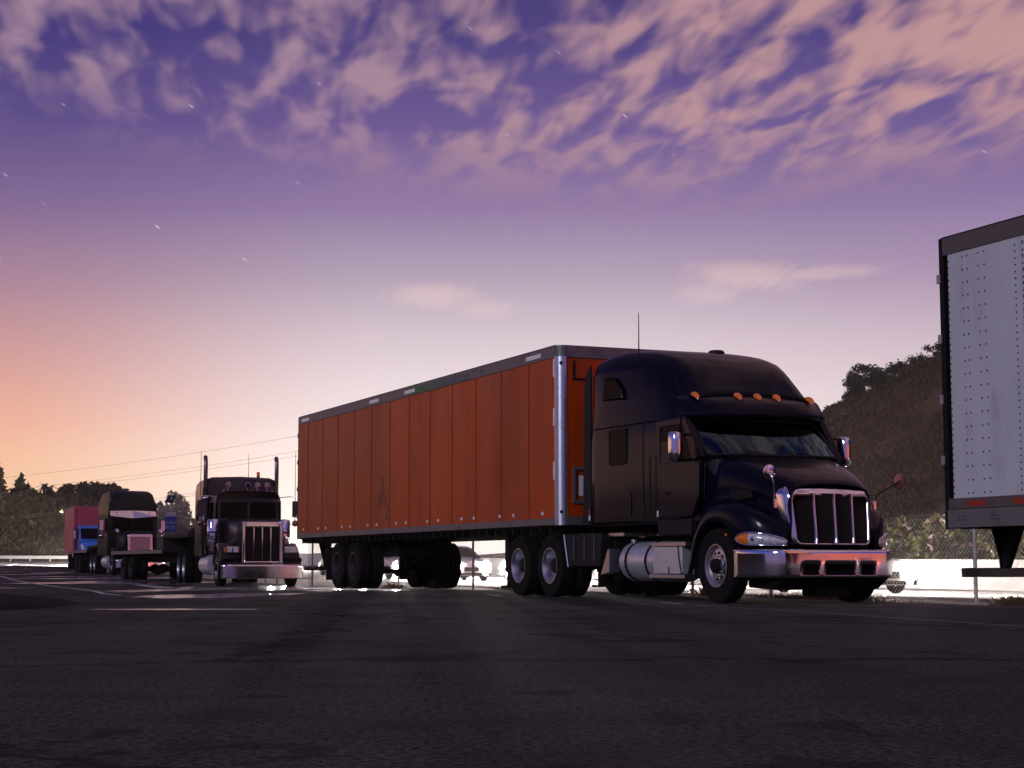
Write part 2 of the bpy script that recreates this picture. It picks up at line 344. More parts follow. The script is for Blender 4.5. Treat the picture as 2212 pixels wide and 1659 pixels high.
# the parking lot
xs=np.arange(-120,40.1,1.0); ys=np.arange(-30,232,1.0)
def lotx():
    rows=[]
    ysl=np.concatenate([np.arange(-30,120,1.),np.arange(120,231,2.)])
    V=[];n=60
    for y in ysl:
        e=np.interp(y,FY,FX)-1.9
        xs_=np.concatenate([np.linspace(-160,e-24,n-26),np.linspace(e-23.2,e,26)])
        V+= [(x,y,gz(x,y)) for x in xs_]
    I=np.arange(len(ysl)*n).reshape(len(ysl),n)
    Fq=np.stack([I[:-1,:-1],I[:-1,1:],I[1:,1:],I[1:,:-1]],-1).reshape(-1,4)
    return npmesh('parking_lot',V,Fq,M['asphalt'],smooth=True)
tag(lotx(),kind='structure')
def band(name,xa,xb,dz,mat,ysl,n=6):
    V=[]
    for y in ysl:
        a,b_=xa(y),xb(y)
        for i in range(n): x=a+(b_-a)*i/(n-1); V.append((x,y,gz(x,y)+dz))
    I=np.arange(len(ysl)*n).reshape(len(ysl),n)
    Fq=np.stack([I[:-1,:-1],I[:-1,1:],I[1:,1:],I[1:,:-1]],-1).reshape(-1,4)
    return tag(npmesh(name,V,Fq,mat,smooth=True),kind='structure')
gx=lambda y:float(np.interp(y,GY,GX)); fx=lambda y:float(np.interp(y,FY,FX))
yy_=np.concatenate([np.arange(-30,200,2.)])
band('freeway',lambda y:gx(y)+1.0,lambda y:gx(y)+13.6,-.02,M['freeway'],yy_)
band('shoulder_line',lambda y:gx(y)+2.9,lambda y:gx(y)+3.05,-.012,M['line'],yy_,2)
for k_,off in enumerate((6.6,10.3)):
    y=-10
    mb=MB()
    while y<140:
        for q in range(1):
            a=gx(y)+off; b_=gx(y+3)+off
            mb.add([(a,y,gz(a,y)-.012),(a+.13,y,gz(a,y)-.012),(b_+.13,y+3,gz(b_,y+3)-.012),(b_,y+3,gz(b_,y+3)-.012)],[(0,1,2,3)])
        y+=12
    tag(mb.build('lane_marking',M['line'],fixn=False),kind='structure')
# ------------------------------------------------------------------ local truck frame
PHI=math.atan(1585/3700); RZ=PHI-math.pi/2
O=(1.965,29.01,0)
def wp(a,y,O=O,rz=RZ): return (O[0]+a*math.cos(rz)-y*math.sin(rz),O[1]+a*math.sin(rz)+y*math.cos(rz))
# ================================================================== wheels
def tyre_mesh(r=.52,w_=.26,n=48,ri=.295):
    h=w_/2
    prof=[(ri,-h*.78),(ri+.02,-h*.92),(r*.80,-h*1.0),(r*.93,-h*.98),(r*.985,-h*.86),(r*.99,-h*.55),(r*.97,-h*.54),(r*.97,-h*.48),(r,-h*.46),(r,-h*.06),(r*.972,-h*.05),(r*.972,h*.05),(r,h*.06),(r,h*.46),(r*.97,h*.48),(r*.97,h*.54),(r*.99,h*.55),(r*.985,h*.86),(r*.93,h*.98),(r*.8,h),(ri+.02,h*.92),(ri,h*.78),(ri,-h*.78)]
    mb=MB(); mb.lathe(prof,'y',n=n); return mb
def wheel(parent,x,y,zc,side,kind,name='wheel',mat='alu',r=.52,small=False):
    """side -1: outer face towards -y"""
    t=tyre_mesh(r).build(name,M['rubber'],parent,auto=35); t.location=(x,y,zc)
    s=side; k=r/.52
    if kind=='steer':
        prof=[(.292,.115),(.30,.128),(.288,.128),(.278,.10),(.268,.075),(.262,.078),(.20,.085),(.165,.09),(.150,.085),(.142,.10),(.10,.105)]
        n=60
        rim=MB().lathe([(a*k,b*s) for a,b in prof],'y',n=n,skip=lambda i,j:(i==6-0 and (j%6) in (0,1,2)))
        for j in range(10):
            q=2*math.pi*j/10; rim.lathe([(.017,.088*s),(.017,.125*s),(.0,.128*s)],'y',c=(.143*k*math.cos(q),0,.143*k*math.sin(q)),n=6)
        o=rim.build('rim',M[mat],t,auto=40)
        bk=MB().lathe([(.27*k,.03*s),(.0,.03*s)],'y',n=24).build('rim_back',M['chassis'],o)
        hub=MB().lathe([(.105*k,.10*s),(.10*k,.155*s),(.085*k,.175*s),(.06*k,.18*s),(.0,.182*s)],'y',n=24).build('hub',M['chassis'],t,auto=40)
    else:
        # deep dished outer dual
        rim=MB().lathe([(a*k,b*s) for a,b in [(.292,.115),(.302,.13),(.290,.13),(.278,.10),(.262,.07),(.255,-.02),(.245,-.045),(.20,-.06),(.15,-.062),(.135,-.055)]],'y',n=48)
        o=rim.build('rim',M[mat],t,auto=40)
        MB().lathe([(.14*k,-.07*s),(.135*k,.02*s),(.115*k,.05*s),(.07*k,.06*s),(0,.062*s)],'y',n=20).build('hub',M['chassis'],t,auto=40)
    return t
def axle_duals(parent,x,zc=.52,yo=-1.09,mat='alu',r=.52,rimkind='drive',drop=False):
    for s in (-1,1):
        wheel(parent,x,s*abs(yo),zc,s,rimkind,mat=mat,r=r)
        t=tyre_mesh(r).build('inner_wheel',M['rubber'],parent,auto=35); t.location=(x,s*(abs(yo)-.32),zc)
        MB().lathe([(.29*r/.52,0),(0,0)],'y',n=20).build('rim',M['chassis'],t)
    if drop:
        MB().tube([(x,-abs(yo)+.1,zc),(x,-.62,zc),(x,-.52,zc-.13),(x,.52,zc-.13),(x,.62,zc),(x,abs(yo)-.1,zc)],.05,8).build('axle',M['chassis'],parent,smooth=True); return
    MB().tube([(x,-abs(yo)+.1,zc),(x,-.25,zc),(x,0,zc),(x,.25,zc),(x,abs(yo)-.1,zc)],.07,10,radii=[.07,.08,.2,.08,.07]).build('axle',M['chassis'],parent,smooth=True)
def antenna(parent,p,h):
    return MB().tube([p,(p[0],p[1],p[2]+h)],.009,5,radii=[.012,.006]).build('antenna',M['black'],parent)
def mirror_shape(parent,x,y,z0,z1,sgn,mat='chrome',wy=.22,dx=.12):
    rows=[]; h=z1-z0
    for f,k_ in ((0,.25),(.015,.62),(.05,.86),(.12,.97),(.3,1.),(.7,1.),(.88,.97),(.95,.86),(.985,.62),(1,.25)):
        rows.append([(x-dx*.4+dx*k_*math.sin(q),y-math.cos(q)*wy/2*k_**.6,z0+h*f) for q in np.linspace(0,math.pi,13)])
    o=MB().grid(rows).build('mirror',M[mat],parent,smooth=True)
    MB().box(x-dx*.4-.006,x-dx*.4+.004,y-wy/2+.02,y+wy/2-.02,z0+.03,z1-.03).build('mirror_glass',M['darkglass'],o)
    return o
def text(parent,s,loc,rot,size,mat,name='lettering'):
    cu=bpy.data.curves.new(name,'FONT'); cu.body=s; cu.size=size; cu.extrude=.002; cu.align_x='CENTER'; cu.align_y='CENTER'
    cu.materials.append(mat); tmp=bpy.data.objects.new(name+'_curve',cu); COL.objects.link(tmp); bpy.context.view_layer.update()
    me=bpy.data.meshes.new_from_object(tmp.evaluated_get(bpy.context.evaluated_depsgraph_get())); bpy.data.objects.remove(tmp)
    me.materials.clear(); me.materials.append(mat); o=bpy.data.objects.new(name,me); link(o,parent); o.location=loc; o.rotation_euler=rot; return o
# ================================================================== the navy aerodynamic tractor
M['teal_light']=pm('teal_light_tint',(.22,.55,.50),.6,var=.5,vscale=5)  # teal put into the colour for light seen in the windshield
M['rosy']=pm('rosy_mirror_back',(.34,.17,.17),.25,.5)
T=empty('semi_truck',(O[0],O[1],0),RZ,'dark navy aerodynamic sleeper tractor with chrome bumper, coupled to the long orange trailer','truck')
def half_loft(stations,fn):
    rows=[]
    for a in stations:
        h=fn(a); full=[(p[0],-p[1],p[2]) for p in h]+[(p[0],p[1],p[2]) for p in h[::-1][1:]]
        rows.append(full)
    return rows
# hood + fenders in one skin, from the scuttle to the grille
zh=pline([4.2,4.55,4.75,4.95,5.3,5.6,5.85,6.0,6.08],[2.02,2.06,2.07,2.04,1.93,1.83,1.735,1.66,1.60])
yh=pline([4.2,4.6,5.0,5.5,5.9,6.08],[1.10,1.06,1.0,.86,.72,.66])
zf=pline([4.20,4.25,4.36,4.52,4.70,4.9,5.1,5.4,5.7,5.9,6.02,6.12],[.42,.72,1.0,1.22,1.35,1.41,1.42,1.39,1.29,1.17,1.06,.96])
yo=pline([4.2,5.3,5.5,5.7,5.85,6.0,6.08],[1.21,1.21,1.19,1.12,1.02,.86,.72])
def zlow(a):
    q=abs(a-4.98)
    if q<.63: return .50+math.sqrt(.63**2-q*q)
    return .40 if a<4.98 else .76
def hood_sec(a):
    H,Y,Fz,Yo=zh(a),yh(a),zf(a),yo(a); lo=min(zlow(a),Fz-.03); Yi=min(Y-.02,Yo-.08)
    hs=max(Fz,1.0)
    return [(a,Yo-.03,lo),(a,Yo,lo+.02),(a,Yo,max(lo+.03,Fz-.16)),(a,Yo-.03,max(lo+.04,Fz-.05)),(a,Yo-.10,Fz),(a,Yi+.05,Fz+.005),(a,Yi,Fz+.02),
        (a,Yi-.01,Fz+.06),(a,Y*.985,H-.30 if H-.30>Fz+.1 else (H+Fz)/2+.02),(a,Y*.95,H-.10),(a,Y*.86,H-.025),(a,Y*.60,H+.012),(a,Y*.28,H+.03),(a,0,H+.034)]
sts=[4.205,4.23,4.28,4.33,4.355,4.40,4.47,4.56,4.68,4.82,4.98,5.14,5.28,5.40,5.49,5.56,5.605,5.63,5.70,5.78,5.86,5.94,6.0,6.05,6.08]
hd=MB().grid(half_loft(sts,hood_sec)).build('hood',M['navy'],T,smooth=True,solid=.02,sub=1)
# hood seam and side vent recess
for s in (-1,1):
    MB().tube([(4.56,s*1.09,2.03),(4.56,s*1.115,1.7),(4.56,s*1.12,1.45)],.006,4).build('hood_seam',M['black'],hd)
    MB().prism([(5.0,1.60),(5.55,1.55),(5.62,1.46),(5.05,1.42)],s*.955,s*.965).build('hood_vent',M['black'],hd)
# wheel wells
for s in (-1,1):
    w_=MB()
    pts=[(4.98+.64*math.cos(q),.50+.64*math.sin(q)) for q in np.linspace(-.25,math.pi+.25,22)]
    w_.grid([[(x,s*1.17,z_) for x,z_ in pts],[(x,s*.62,z_) for x,z_ in pts]]); w_.add([(x,s*.62,z_) for x,z_ in pts],[tuple(range(22))])
    w_.build('wheel_well',M['black'],T,fixn=False)
# grille
gr=MB()
def rrect(cx,cz,w2,h2,r,n=6,wt=None):
    wt=wt or w2; P=[]
    for (sx_,sz_,q0) in ((1,1,0),(-1,1,90),(-1,-1,180),(1,-1,270)):
        ww=(wt if sz_>0 else w2)
        for i in range(n+1):
            q=R(q0+90*i/n); P.append((cx+sx_*(ww-r)+r*math.cos(q),cz+sz_*(h2-r)+r*math.sin(q)))
    return P
def bow(y,c=6.20,k_=.13,z_=1.2): return c-k_*(y/.66)**2-(z_-.78)*.075
outer=rrect(0,1.195,.665,.43,.15,6,.70); inner=rrect(0,1.14,.575,.32,.07,6,.61)
def lerp2(A,B,f): return [(a[0]+(b[0]-a[0])*f,a[1]+(b[1]-a[1])*f) for a,b in zip(A,B)]
def ring(P,c_): return [(bow(y,c_,.14,z_),y,z_) for y,z_ in P+P[:1]]
rows=[ring([(y*1.04,z_+.01) for y,z_ in outer],6.0),ring([(y*1.03,z_+.005) for y,z_ in outer],6.09),ring(outer,6.15),ring(lerp2(outer,inner,.3),6.20),ring(lerp2(outer,inner,.75),6.235),ring(inner,6.235),ring(inner,6.15)]
G=MB().grid(rows).build('grille',M['chrome'],T,smooth=True)
gm=MB(); ysn=np.linspace(-.60,.60,21); gm.grid([[(bow(y,6.15,.14,z_),y,z_) for y in ysn] for z_ in (.80,1.0,1.2,1.4,1.50)]).build('grille_mesh',M['mesh'],G,smooth=True)
for yb in (-.30,0,.30):
    mb=MB(); rr=[]
    for z_ in np.linspace(.81,1.50,13):
        fl=.014+.022*(abs(z_-1.155)/.345)**10; f=1+(z_-1.155)*.06
        rr.append([(bow(yb,6.15,.14,z_),yb*f-fl,z_),(bow(yb,6.205,.14,z_),yb*f-fl*.8,z_),(bow(yb,6.212,.14,z_),yb*f,z_),(bow(yb,6.205,.14,z_),yb*f+fl*.8,z_),(bow(yb,6.15,.14,z_),yb*f+fl,z_)])
    mb.grid(rr).build('grille_bar',M['chrome'],G,smooth=True)
# bumper, a curved polished skin with three openings
def bumx(y): 
    q=abs(y); return 6.27-.10*(q/1.0)**2-( .60*max(0,(q-.80)/.42)**2.0)
ysb=sorted(set([round(v,3) for v in list(np.linspace(-1.22,1.22,62))]+[-.58,-.33,-.24,.24,.33,.58]))
zsb=[.36,.375,.40,.54,.60,.68,.72,.74]
def inh(y,z_): return .40<z_<.54 and (abs(y)<.24 or .33<abs(y)<.58)
vs=[];fs=[]
for z_ in zsb:
    for y in ysb:
        ins=.02 if z_ in (.36,.74) else 0
        vs.append((bumx(y)-ins+.004*math.sin((z_-.36)/.38*math.pi),y*(1 if abs(y)<1.2 else .995),z_))
nn=len(ysb)
for i in range(len(zsb)-1):
    for j in range(nn-1):
        if not inh((ysb[j]+ysb[j+1])/2,(zsb[i]+zsb[i+1])/2): fs.append((i*nn+j,i*nn+j+1,(i+1)*nn+j+1,(i+1)*nn+j))
BU=MB().add(vs,fs).build('bumper',M['chrome'],T,smooth=True,solid=.03)
for ya,yb in ((-.58,-.33),(-.24,.24),(.33,.58)):
    MB().box(6.10,6.14,ya-.02,yb+.02,.38,.56).build('bumper_grille',M['mesh'],BU)
    MB().tube([(bumx(y)+.012,y,z_) for y,z_ in rrect((ya+yb)/2,.47,(yb-ya)/2,.07,.02,3)+rrect((ya+yb)/2,.47,(yb-ya)/2,.07,.02,3)[:1]],.006,5).build('opening_trim',M['black'],BU)
# headlights
for s in (-1,1):
    rows=[]
    for i,q in enumerate(np.linspace(0,1,11)):
        # from the side (5.52, 1.20) round to the front (6.10, .74)
        a=5.53+.57*q**.85; y=yo(a)+.012 if q<.97 else .735
        top=float(np.interp(q,[0,.1,.25,.5,.75,.9,1],[.90,.945,.962,.955,.925,.885,.845])); bot=float(np.interp(q,[0,.1,.25,1],[.875,.825,.805,.795]))
        rows.append([(a+.004,s*(y-.0),bot),(a+.02,s*(y+.022),bot+.02),(a+.024,s*(y+.028),(top+bot)/2),(a+.02,s*(y+.022),top-.02),(a+.004,s*y,top)])
    H=MB().grid(rows[3:]).build('headlight',M['lens'],T,smooth=True,sub=1)
    MB().grid(rows[:4]).build('turn_signal',M['amber'],H,smooth=True,sub=1)
    edge=[(r[4][0]+.01,r[4][1]+s*.004,r[4][2]+.006) for r in rows]+[(r[0][0]+.01,r[0][1]+s*.004,r[0][2]-.006) for r in rows[::-1]]; edge.append(edge[0])
    MB().tube(edge,.012,6).build('headlight_trim',M['chrome'],H,smooth=True)
    i=6; MB().tube([rows[i][0],rows[i][2],rows[i][4]],.008,5).build('headlight_divider',M['chrome'],H)
    MB().lathe([(.055,0),(.04,.03),(0,.035)],'x',c=(5.80,s*1.06,.885),n=14).build('headlight_bulb',M['chrome'],H)
    MB().box(5.30,5.34,s*1.205,s*1.225,.93,.96).build('side_marker',M['amber'],T,bevel=.004)
# valance and things under the bumper
MB().prism([(6.18,.36),(5.9,.20),(5.3,.22),(5.3,.40),(6.18,.40)],-.85,.85).build('valance',M['chassis'],T)
MB().box(5.55,5.95,-.18,.42,.10,.24).build('oil_pan',M['chassis'],T,bevel=.05)
MB().tube([(4.98,-1.0,.50),(4.98,-.6,.42),(4.98,.6,.42),(4.98,1.0,.50)],.05,8).build('axle',M['chassis'],T)
for s in (-1,1): wheel(T,4.98,s*1.06,.52,s,'steer',r=.52)
for x in (-.54,-1.87): axle_duals(T,x)
MB().box(-2.6,5.9,-.46,-.38,.62,.90).box(-2.6,5.9,.38,.46,.62,.90).box(-2.2,-1.9,-.4,.4,.65,.85).box(.4,.7,-.4,.4,.65,.85).box(2.8,3.1,-.4,.4,.5,.85).build('frame_rails',M['chassis'],T)
MB().box(4.0,5.6,-.38,.38,.32,1.3).build('engine_block',M['chassis'],T,bevel=.05)
MB().lathe([(.47,0),(.47,.05),(.1,.07)],'z',c=(-1.2,0,.98),n=28).build('fifth_wheel',M['chassis'],T)
# cab and sleeper shell
zr=pline([1.0,1.06,1.2,1.7,2.3,2.9,3.3,3.6,3.85,4.02,4.12],[3.70,3.79,3.85,3.91,3.885,3.79,3.66,3.49,3.28,3.10,3.0])
yr=pline([1.0,1.06,1.2,1.8,2.8,3.3,3.7,3.95,4.12],[1.10,1.16,1.19,1.17,1.08,1.03,1.0,1.02,1.08])
def cab_sec(a):
    zt=zr(a); yt=yr(a); yb=1.20 if a>1.1 else 1.20-(1.1-a)*.3
    zs=min(zt-.16,3.55 if a<3.2 else zt-.2)
    return [(a,yb-.05,1.16),(a,yb,1.20),(a,yb+.005,1.9),(a,yb,2.45),(a,yb-.006,2.64),(a,max(yt,yb-.12) if zs>2.9 else yb-.02,(2.64+zs)/2),(a,yt,zs-.02),(a,yt-.04,zt-.14),(a,yt-.12,zt-.06),(a,yt-.28,zt-.02),(a,yt*.45,zt),(a,0,zt+.005)]
sc=[1.0,1.03,1.08,1.2,1.6,2.1,2.6,3.0,3.3,3.55,3.75,3.9,4.02,4.10]
CB=MB().grid(half_loft(sc,cab_sec))
# rear wall
r0=half_loft([1.0],cab_sec)[0]; CB.add(r0,[tuple(range(len(r0)))])
cabo=CB.build('cab_shell',M['navy'],T,smooth=True,solid=.02)
cabo.data.set_sharp_from_angle(angle=R(50))
# sun-visor brow above the windshield
def vis(y,t):
    q=min(1,abs(y)/1.16); x0=4.06-.22*q**3; 
    prof=[(x0-.02,3.03-.02*q),(x0+.10,3.0-.02*q),(x0+.30-.12*q**4,2.93-.03*q),(x0+.44-.16*q**4,2.80-.04*q),(x0+.47-.17*q**4,2.70-.03*q),(x0+.42-.17*q**4,2.655),(x0+.20-.1*q,2.665)]
    a,z_=prof[t]; return (a,y,z_)
yv=[-1.205,-1.19,-1.1,-.95,-.75,-.5,-.25,0,.25,.5,.75,.95,1.1,1.19,1.205]
VI=MB().grid([[vis(y,t) for y in yv] for t in range(7)]).build('sun_visor',M['navy'],T,smooth=True,sub=1,solid=.012)
for y in (-.98,-.33,0,.33,.98):
    x0=4.10-.2*(abs(y)/1.16)**3
    rows=[]
    for q in np.linspace(0,1,6):
        wv=.052*math.sin(math.pi*(.12+.80*q))**.7; hv=.062*math.sin(math.pi*(.05+.62*q)); xx=x0-.03+.24*q; zb=3.015-.16*q*q*.55
        rows.append([(xx,y-wv,zb),(xx,y-wv*.7,zb+hv*.8),(xx,y,zb+hv),(xx,y+wv*.7,zb+hv*.8),(xx,y+wv,zb)])
    L=MB().grid(rows[2:]+[[(x0+.215,y,2.955)]*5]).build('marker_light',M['amber'],T,smooth=True); MB().grid(rows[:3]).build('marker_base',M['navy'],L,smooth=True)
# windshield
def ws(u_,v_):  # u -1..1, v 0 bottom ..1 top
    y=u_*(1.09-.05*v_); q=abs(u_)
    xb=4.98-.36*q**2.4; xt=4.26-.24*q**2.4
    return (xb+(xt-xb)*v_+.03*math.sin(v_*math.pi),y,2.07+.02*q+(2.66-2.09)*v_)
us=np.linspace(-1,1,19); WS=MB().grid([[ws(u_,v_) for u_ in us] for v_ in (0,.25,.5,.75,1)]).build('windshield',M['glass'],T,smooth=True)
MB().tube([ws(u_,.01) for u_ in us]+[ws(1,v_) for v_ in (.3,.6,.97)]+[ws(u_,.97) for u_ in us[::-1]]+[ws(-1,v_) for v_ in (.6,.3,.01)],.022,6).build('windshield_seal',M['black'],WS,smooth=True)
for (u0,u1) in ((.62,.05),(-.05,-.62)):
    p0=ws(u0,-.02); p1=ws(u1,.12)
    MB().tube([(p0[0]+.04,p0[1],p0[2]),(p1[0]+.04,p1[1],p1[2]+.01)],.009,5).build('wiper',M['black'],WS)
# cowl panel under windshield
MB().grid([[(ws(u_,0)[0]+.14*(1-abs(u_)**3),u_*1.06,2.055-.03*(1-abs(u_)**3)) for u_ in us],[(ws(u_,0)[0]-.03,u_*1.08,2.06) for u_ in us]]).build('cowl',M['black'],T,smooth=True)
# cab sides ahead of the shell: door skins, windows, pillars
for s in (-1,1):
    y1=s*1.195
    D=MB().prism([(3.30,1.22),(4.36,1.22),(4.58,1.52),(4.60,2.02),(4.36,2.02),(3.42,2.02),(3.42,2.56),(4.05,2.56),(4.05,2.66),(3.30,2.66)],y1-s*.03,y1+s*.018).build('door',M['navy'],T,bevel=.012)
    MB().prism([(4.36,2.02),(4.62,2.06),(4.14,2.68),(4.05,2.62)],y1-s*.10,y1+s*.005).build('windshield_pillar',M['navy'],T,bevel=.01)
    MB().prism([(3.44,2.04),(4.36,2.04),(4.08,2.54),(3.44,2.54)],y1-s*.015,y1+s*.006).build('door_window',M['darkglass'],D)
    MB().prism([(4.0,2.03),(4.03,2.03),(4.03,2.55),(4.0,2.55)],y1-s*.0,y1+s*.026).build('window_divider',M['black'],D)
    MB().box(3.55,3.68,y1+s*.02,y1+s*.045,1.56,1.60).build('door_handle',M['black'],D,bevel=.008)
    MB().tube([(3.18,s*1.235,1.30),(3.18,s*1.26,1.35),(3.18,s*1.26,2.1),(3.18,s*1.235,2.15)],.014,6).build('grab_handle',M['black'],T)
    W_=MB().prism(rrect(2.02,2.36,.28,.27,.06,4),s*1.198,s*1.214).build('sleeper_window',M['darkglass'],T)
    P=rrect(2.02,2.36,.28,.27,.06,4); P.append(P[0]); MB().tube([(x,s*1.21,z_) for x,z_ in P],.016,5).build('window_frame',M['black'],W_)
    P=[(1.45,3.12),(2.15,3.10),(2.12,3.28),(1.92,3.46),(1.50,3.50)]
    MB().prism(P,s*1.14,s*1.196).build('upper_window',M['darkglass'],T,bevel=.03)
    MB().prism(rrect(2.05,1.45,.42,.19,.05,4),s*1.20,s*1.213).build('luggage_door',M['navy'],T,bevel=.006)
    MB().tube([(1.05,s*1.212,2.69),(3.3,s*1.215,2.68)],.008,4).build('body_seam',M['black'],T)
    MB().tube([(2.86,s*1.21,1.22),(2.86,s*1.21,2.66)],.006,4).build('body_seam',M['black'],T)
    # side extender behind the sleeper
    MB().prism([(.72,1.16),(1.02,1.16),(1.03,3.75),(.86,3.62),(.80,3.4)],s*1.16,s*1.20).build('side_extender',M['black'],T,bevel=.012)
    MB().prism([(.98,1.24),(1.03,1.24),(1.03,1.32),(.98,1.32)],s*1.207,s*1.216).build('reflector',M['tapewhite'],T)
    MB().prism([(.98,1.33),(1.03,1.33),(1.03,1.41),(.98,1.41)],s*1.207,s*1.216).build('reflector',M['tapered'],T)
    MB().box(3.32,3.36,s*1.213,s*1.222,1.24,1.33).build('reflector',M['tapewhite'],T)
    # running board fairing behind the fender and below the door
    MB().box(3.28,4.28,s*1.02,s*1.19,.96,1.2).build('step_fairing',M['black'],T,bevel=.02)
# floor and interior
MB().box(1.05,4.5,-1.15,1.15,1.15,1.25).build('cab_floor',M['black'],T)
MB().box(4.35,4.75,-1.02,1.02,1.75,2.04).build('dashboard',M['interior'],T,bevel=.06)
MB().prism([(4.62,2.062),(4.75,2.062),(4.75,2.10),(4.62,2.07)],.30,.62).build('dash_papers',M['paper'],T)
MB().box(4.05,4.07,.52,1.02,2.12,2.56).build('teal_light_panel',M['teal_light'],T,bevel=.01)  # added panel, its teal stands for light showing behind the windshield
for y in (-.62,.62):
    se=MB().box(3.45,3.95,y-.25,y+.25,1.45,1.62).build('seat',M['seat'],T,bevel=.05)
    MB().box(3.35,3.5,y-.25,y+.25,1.6,2.32).build('backrest',M['seat'],se,bevel=.05)
    MB().box(3.37,3.47,y-.13,y+.13,2.32,2.5).build('headrest',M['seat'],se,bevel=.04)
sw=MB().tube([(4.25+.06*math.sin(q)*.5,.62+.21*math.cos(q),1.98+.2*math.sin(q)) for q in np.linspace(0,2*math.pi,25)],.014,6).build('steering_wheel',M['black'],T)
MB().box(3.15,3.17,-1.15,-.35,1.3,2.7).box(3.15,3.17,.35,1.15,1.3,2.7).build('sleeper_curtain',M['seat'],T)
# mirrors: door mirrors, hood mirrors
for s in (-1,1):
    mo=mirror_shape(T,4.30,s*(1.42 if s<0 else 1.45),2.0,2.44,s,'chrome',.20,.14)
    MB().tube([(4.22,s*1.19,2.40),(4.28,s*1.36,2.40)],.02,6).tube([(4.3,s*1.15,2.03),(4.29,s*1.36,2.04)],.025,6).build('mirror_arm',M['black'],mo)
for s in (-1,1):
    bx,by,bz=(5.98 if s<0 else 5.9,s*.80,1.42)
    mx,my,mz=(5.98,s*1.22,1.70) if s>0 else (6.02,-.92,1.78)
    pa=[(bx,by,1.33),(bx,s*(abs(by)+.05),1.42),(bx+.02,s*(abs(by)+.06),1.50 if s>0 else 1.62),(mx,my,mz)]
    hm=MB().tube(pa,.011,6).build('hood_mirror',M['chrome' if s<0 else 'black'],T,smooth=True)
    MB().lathe([(0,-.035),(.05,-.03),(.09,-.015),(.105,0),(.10,.006),(0,.008)],'x',c=(mx-.03,my,mz),n=24).build('mirror_head',M['chrome' if s<0 else 'rosy'],hm,smooth=True)
    MB().lathe([(.106,-.004),(.112,0),(.106,.008)],'x',c=(mx-.03,my,mz),n=24).build('mirror_rim',M['maroon'],hm,smooth=True)
    MB().box(bx-.02,bx+.02,s*(abs(by)+.03)-.025,s*(abs(by)+.03)+.025,1.29,1.42).build('mirror_base',M['chrome'],hm,bevel=.012)
for s in (-1,1): antenna(T,(2.55,s*1.10,3.66) if s<0 else (4.30,1.2,2.44),.75 if s<0 else .05)
MB().lathe([(.13,0),(.13,.03),(.10,.055),(0,.06)],'z',c=(2.5,.3,3.84),n=16).build('roof_vent',M['black'],T,smooth=True)
# fuel tank, battery box and steps, both sides
for s in (-1,1):
    yc=s*.87; n=32
    tk=MB().lathe([(0,1.90),(.24,1.915),(.285,1.935),(.305,1.98),(.305,3.62),(.285,3.66),(0,3.68)],'x',c=(0,yc,.585),n=n).build('fuel_tank',M['tank'],T,auto=40)
    for xx in (2.16,2.82):
        MB().lathe([(.306,xx),(.315,xx+.005),(.315,xx+.06),(.306,xx+.065)],'x',c=(0,yc,.585),n=n).build('tank_strap',M['chassis'],tk,auto=40)
    MB().lathe([(.05,0),(.05,.04),(0,.045)],'z',c=(2.0,yc+s*.05,.885),n=14).build('tank_cap',M['alu'],tk)
    bb=MB().box(3.14,4.02,s*.78,s*1.195,.40,.80).build('battery_box',M['tank'],T,bevel=.012)
    MB().box(3.12,4.16,s*.75,s*1.215,.802,.862).build('step_tread',M['alu'],bb,bevel=.006)
    MB().box(3.02,4.10,s*.78,s*1.205,.335,.392).build('step_tread',M['alu'],bb,bevel=.008)
    MB().prism([(3.90,.80),(3.925,.80),(3.96,.60),(4.03,.40),(4.0,.40),(3.935,.60)],s*1.196,s*1.202).build('box_trim',M['chassis'],bb)
    MB().box(3.62,3.64,s*1.197,s*1.203,.40,.50).build('box_latch',M['chassis'],bb)
    # quarter fender ahead of the drive wheels
    pts=[(.02,1.02),(.30,1.08),(.75,1.08),(1.32,1.04),(1.42,.97),(1.36,.72),(1.32,.50)]
    qf=MB().prism([(.04,1.03),(1.38,1.03),(1.43,.97),(1.33,.50),(.20,.50)],s*.60 if s>0 else s*1.21,s*1.21 if s>0 else s*.60).build('quarter_fender',M['black'],T,bevel=.03)
    for xx in (.42,.82,1.18): MB().tube([(xx-.12,s*1.0,1.045),(xx-.03,s*1.2,1.0),(xx,s*1.222,.93),(xx,s*1.222,.60)],.009,4).build('fender_rib',M['rail'],qf)
    MB().tube([(.04,s*1.216,1.03),(.20,s*1.216,.50)],.014,5).build('fender_edge',M['alu'],qf)
    MB().prism([(1.62,.78),(1.66,.78),(1.66,.42),(1.36,.38)],s*1.0,s*1.19).build('tank_bracket',M['alu'],T)
    MB().box(1.46,2.0,s*.55,s*1.1,.98,1.03).build('catwalk',M['alu'],T)
    MB().box(1.55,1.62,s*.9,s*1.05,.3,.95).build('air_tank',M['chassis'],T)
